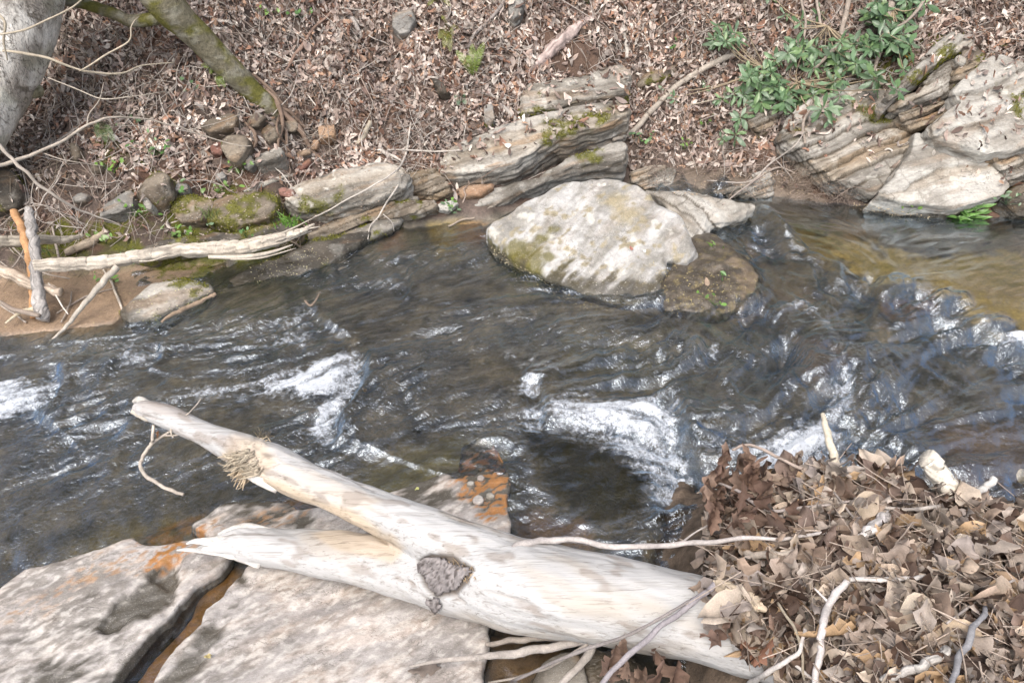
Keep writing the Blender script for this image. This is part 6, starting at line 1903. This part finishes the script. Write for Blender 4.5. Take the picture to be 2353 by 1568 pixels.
# ------------------------------------------------------------------ ferns, seedlings, grass
def fern(u, v, fronds, label, col=(.19, .27, .045), size=.22, seed=0):
    r = np.random.default_rng(seed)
    b0 = on(u, v, .01)
    root = empty('fern', b0)
    tag(root, label, 'fern', None)
    for k, (du, dv) in enumerate(fronds):
        tip = on(u + du, v + dv, .10)
        g = Geo()
        md = (b0 + tip) / 2 + np.array([0, -.03, .03])
        sp = catmull([b0, md, tip], 26)
        v4, q4, t4 = tube([b0, md, tip], [.0018, .0012, .0006], 12, 4)
        g.add(v4, q4, t4, np.array(col) * .6)
        tg = np.gradient(sp, axis=0)
        L_ = np.linalg.norm(tip - b0)
        for i in range(3, 26):
            t = i / 25
            w = L_ * .14 * math.sin(math.pi * min(1, t * .93 + .05)) ** .7 + .004
            f_ = unit(tg[i]); toc = unit(CAM - sp[i]); sdir = unit(np.cross(f_, toc))
            for sg in (-1, 1):
                d_ = unit(sdir * sg + f_ * .35 + toc * r.uniform(-.2, .2))
                p1 = sp[i] + d_ * w * .5 + f_ * .004; p2 = sp[i] + d_ * w
                hw_ = f_ * L_ * .0095
                g.add([sp[i] - hw_ * .7, sp[i] + hw_ * .7, p1 + hw_, p1 - hw_, p2], [(0, 1, 2, 3)], [(3, 2, 4)], np.array(col) * r.uniform(.75, 1.3))
        child(g.build('frond', M['green'], smooth_=False), root)
fern(1087, 178, [(-38, -60), (-14, -50), (-2, -75), (18, -66), (24, -78)], 'bright green fern with upright fronds in the middle of the leaf slope', seed=1)
fern(1030, 68, [(-16, -30), (-10, 40), (4, 48), (12, 10), (24, 0), (-22, 20)], 'yellow-green fern hanging near the top centre', (.20, .22, .03), seed=2)
fern(508, 172, [(-45, -22), (-25, -4), (-5, 25), (8, 26)], 'small green fern behind the mossy trunk', seed=3)
fern(247, 285, [(-25, 8), (-22, 30), (10, 20), (14, 36), (-4, 40)], 'low green fern left of the loose stones', (.10, .16, .05), seed=4)
fern(1058, 232, [(-14, -8), (10, -12), (-6, 8), (12, 6)], 'tiny dark green fern above the grey lichen stone', (.07, .15, .07), seed=5)
fern(1010, 5, [(-20, -20), (20, -22), (-26, 6), (24, 8)], 'yellowish fern at the very top edge left of the curved stick', (.20, .22, .03), seed=6)

def seedling(u, v, n, spread, label, size=(.02, .04), col=(.12, .24, .06), seed=0, stem=.05, grp=None):
    r = np.random.default_rng(seed)
    b0 = on(u, v, .004)
    root = empty('seedling', b0)
    tag(root, label, 'plant', grp)
    g = Geo()
    for k in range(n):
        c = b0 + np.array([r.normal(0, spread), r.normal(0, spread * .5) - .01, abs(r.normal(0, spread * .7)) + stem * r.uniform(.2, 1)])
        v4, q4, t4 = tube([b0, (b0 + c) / 2 + np.array([0, 0, .004]), c], [.0012, .001, .0008], 5, 4)
        g.add(v4, q4, t4, np.array(col) * .7)
        tv, tq = leaf_mesh('beech', r, 5, .35)
        th = r.uniform(0, 6.28)
        nr = unit(np.array([r.normal(0, .4), -.5, .9]))
        Rm = rotm(nr, th, .2, r)
        s = r.uniform(*size)
        lg = Geo(); lg.add(c + (tv * s) @ Rm.T, tq, None, np.array(col) * r.uniform(.7, 1.35))
        if s / proj(c)[2][0] * 768 > 6 and k < 14:
            child(lg.build('leaf', M['green']), root)
        else:
            g.add(c + (tv * s) @ Rm.T, tq, None, np.array(col) * r.uniform(.7, 1.35))
    child(g.build('stem', M['green']), root)
SD = [(325,500,16,.07,'leafy green seedlings in front of the flat grey stone'), (370,360,14,.07,'green seedlings on the mossy soil above the angular brown rock'), (265,398,8,.05,'pale narrow leaved seedling near the small square stone'),
      (320,292,10,.05,'bright green sprig right of the low fern'), (555,398,8,.04,'small light green seedling under the trunk stones'), (410,448,7,.04,'green seedlings beside the small grey stone'), (515,445,9,.05,'pale green seedling above the mossy boulder'),
      (495,525,6,.04,'tiny seedlings on the mossy shelf left of the boulder'), (420,540,6,.03,'tiny round leaved seedling above the split log'), (565,545,5,.03,'little sprout on the shelf behind the split log'), (400,545,6,.04,'little green sprout beside the brown mossy rock'),
      (1040,490,10,.035,'deep green sprig in the crevice by the water'), (1035,478,4,.02,'small leaf pair just above the crevice sprig'), (2210,505,6,.03,'small sprig at the foot of the wedge shaped face'), (2085,490,10,.04,'creeping green sprig at the pool edge'),
      (2310,470,9,.04,'leafy sprig right of the pool edge plant'), (1350,10,4,.03,'lone green sprout at the top right of centre'), (690,45,6,.05,'round green leaves at the top left of centre'), (605,40,6,.05,'small green plant at the top edge right of the mossy trunk'),
      (450,215,5,.05,'grey-green round leaved plant left of the mossy trunk'), (1620,290,6,.04,'sprig under the lowest rhododendron leaves'), (1545,110,5,.05,'small sprig left of the rhododendron top'), (1570,345,6,.04,'small sprig in the rootlets below the rhododendron'),
      (1460,330,4,.03,'tiny sprig right of the slab stack'), (1640,700,5,.05,'small green weeds on the wet muddy shelf'), (1660,645,3,.02,'one green sprout on the muddy shelf'), (245,560,6,.04,'green sprout behind the split log at its left end'), (305,605,8,.04,'grass green sprig under the split log'), (265,648,9,.04,'bright green sprig in the sand bar behind the grey branch'), (1490,335,7,.05,'small bright sprig left of the rootlet tangle')]
for k, (a, b, n_, sp_, lb) in enumerate(SD):
    seedling(a, b, n_, sp_, lb, seed=600 + k, col=[(.13,.25,.05),(.10,.21,.06),(.16,.28,.06),(.12,.20,.10)][k % 4], size=(.022, .045), grp='green seedlings on the banks')

def blades(u, v, n, h, label, name, cat, seed=0, col=(.12, .22, .04), w=.003, lean=.5, spread=.03):
    r = np.random.default_rng(seed)
    b0 = on(u, v, 0)
    root = empty(name, b0); tag(root, label, cat)
    for k in range(n):
        c = b0 + np.array([r.normal(0, spread), r.normal(0, spread * .5), 0])
        d = unit(np.array([r.normal(0, lean), r.normal(-.1, lean * .6), 1]))
        L_ = h * r.uniform(.5, 1.1)
        pts = catmull([c, c + d * L_ * .6, c + d * L_ + np.array([d[0] * L_ * .3, 0, -L_ * .15])], 5)
        sdv = unit(np.cross(d, CAM - c))
        ww = w * np.array([1, 1, .8, .5, .05])
        vv_ = np.concatenate([pts - sdv * ww[:, None], pts + sdv * ww[:, None]])
        g = Geo(); g.add(vv_, [(i, i + 1, i + 6, i + 5) for i in range(4)], None, np.array(col) * r.uniform(.7, 1.4))
        child(g.build('blade', M['green']), root)
blades(670, 520, 34, .11, 'tuft of bright green grass over the frayed end of the split log', 'grass_tuft', 'grass', 1, (.13, .26, .04))
blades(485, 500, 16, .10, 'thin grass tuft on the mossy boulder left side', 'grass_tuft', 'grass', 2, (.16, .20, .07), w=.002)
blades(100, 585, 14, .10, 'thin green grass behind the upright grey log', 'grass_tuft', 'grass', 3, (.10, .18, .05), w=.002)
blades(1640, 565, 6, .04, 'tiny grass sprout on the rock ribbon', 'grass_tuft', 'grass', 4)
blades(2200, 512, 12, .12, 'low clump of narrow green leaves at the pool edge', 'waterside_clump', 'plant', 5, (.13, .26, .05), w=.006, lean=.9)
# the tall pool-edge plant
pl = empty('waterside_plant', on(2232, 520, 0)); tag(pl, 'tall green leafy plant standing at the pool edge on the right', 'plant')
b0 = on(2232, 522, .0)
pr2 = np.random.default_rng(9)
g = Geo()
stem_tops = []
for (du, dv) in ((-8, -90), (8, -75), (-35, -25), (25, -55), (-20, -45)):
    tip = PD(2232 + du, 522 + dv, proj(b0)[2][0] - .03)
    v4, q4, t4 = tube([b0, (b0 + tip) / 2 + pr2.normal(0, .005, 3), tip], [.0028, .0022, .0014], 8, 5)
    g.add(v4, q4, t4, (.12, .20, .06)); stem_tops.append(tip)
child(g.build('stem', M['green']), pl)
for tip in stem_tops:
    for t in np.linspace(.25, 1, 5):
        for sg in (-1, 1):
            c = b0 * (1 - t) + tip * t
            tv, tq = leaf_mesh('long', pr2, 6, .4)
            xax = unit(np.array([sg * 1.0, pr2.normal(-.2, .3), pr2.uniform(-.1, .8)])); nr = unit(np.array([0, -.5, .9])); nr = unit(nr - xax * (nr @ xax))
            Rm = np.stack([xax, np.cross(nr, xax), nr], 1)
            s = pr2.uniform(.06, .095)
            lg = Geo(); lg.add(c + xax * s * .5 + (tv * s) @ Rm.T, tq, None, np.array((.13, .26, .065)) * pr2.uniform(.7, 1.3))
            child(lg.build('leaf', M['green']), pl)

# ------------------------------------------------------------------ grit, chips and fallen petals along the shores
pg = Geo()
r3 = np.random.default_rng(560)
ico = np.array([(1,0,0),(-1,0,0),(0,1,0),(0,-1,0),(0,0,1),(0,0,-1)], float)
icf = np.array([(0,2,4),(2,1,4),(1,3,4),(3,0,4),(2,0,5),(1,2,5),(3,1,5),(0,3,5)])
for (poly, n_, s0, s1, cc) in ((G2(1130,560,1240,640,1400,715,1350,715,1180,640,1120,580), 260, .002, .006, (.50,.43,.28)), (G2(1500,600,1740,640,1740,720,1530,730), 240, .002, .005, (.42,.36,.18)), (G2(1960,460,2100,490,2260,520,2240,535,2060,510,1950,480), 260, .003, .007, (.55,.45,.30)),
                               (G2(280,660,480,660,500,700,330,745), 90, .002, .005, (.58,.55,.32)), (G2(560,610,720,570,760,600,600,660), 120, .002, .005, (.55,.50,.30)), (G2(0,640,300,640,250,750,0,760), 70, .002, .004, (.45,.36,.2)), (G2(300,400,1000,380,900,520,300,600), 420, .003, .009, (.34,.28,.22)),
                               (G2(1480,400,1900,390,1950,450,1500,450), 260, .004, .010, (.38,.30,.22)), (G2(1950,180,2100,110,2060,210,2000,230), 80, .003, .007, (.35,.29,.23)), (G2(1300,590,1520,640,1490,720,1300,650), 60, .002, .004, (.6,.58,.5))):
    for a, b in in_pile(n_, poly):
        q, n = hit(a, b)
        s = r3.uniform(s0, s1)
        vv_ = ico * np.array([s, s, s * .5]) * r3.uniform(.7, 1.4, 3)
        th = r3.uniform(0, 6.28)
        Rz = np.array([[math.cos(th), -math.sin(th), 0], [math.sin(th), math.cos(th), 0], [0, 0, 1]])
        pg.add(q + vv_ @ Rz.T, None, icf, np.array(cc) * r3.uniform(.6, 1.35))
tag(pg.build('grit', M['twig'], smooth_=False), 'grit, bud scales and small stone chips along the shores', kind='stuff')
print('objects', len(bpy.data.objects), 'tris ~', sum(len(o.data.polygons) for o in bpy.data.objects if o.type == 'MESH'))
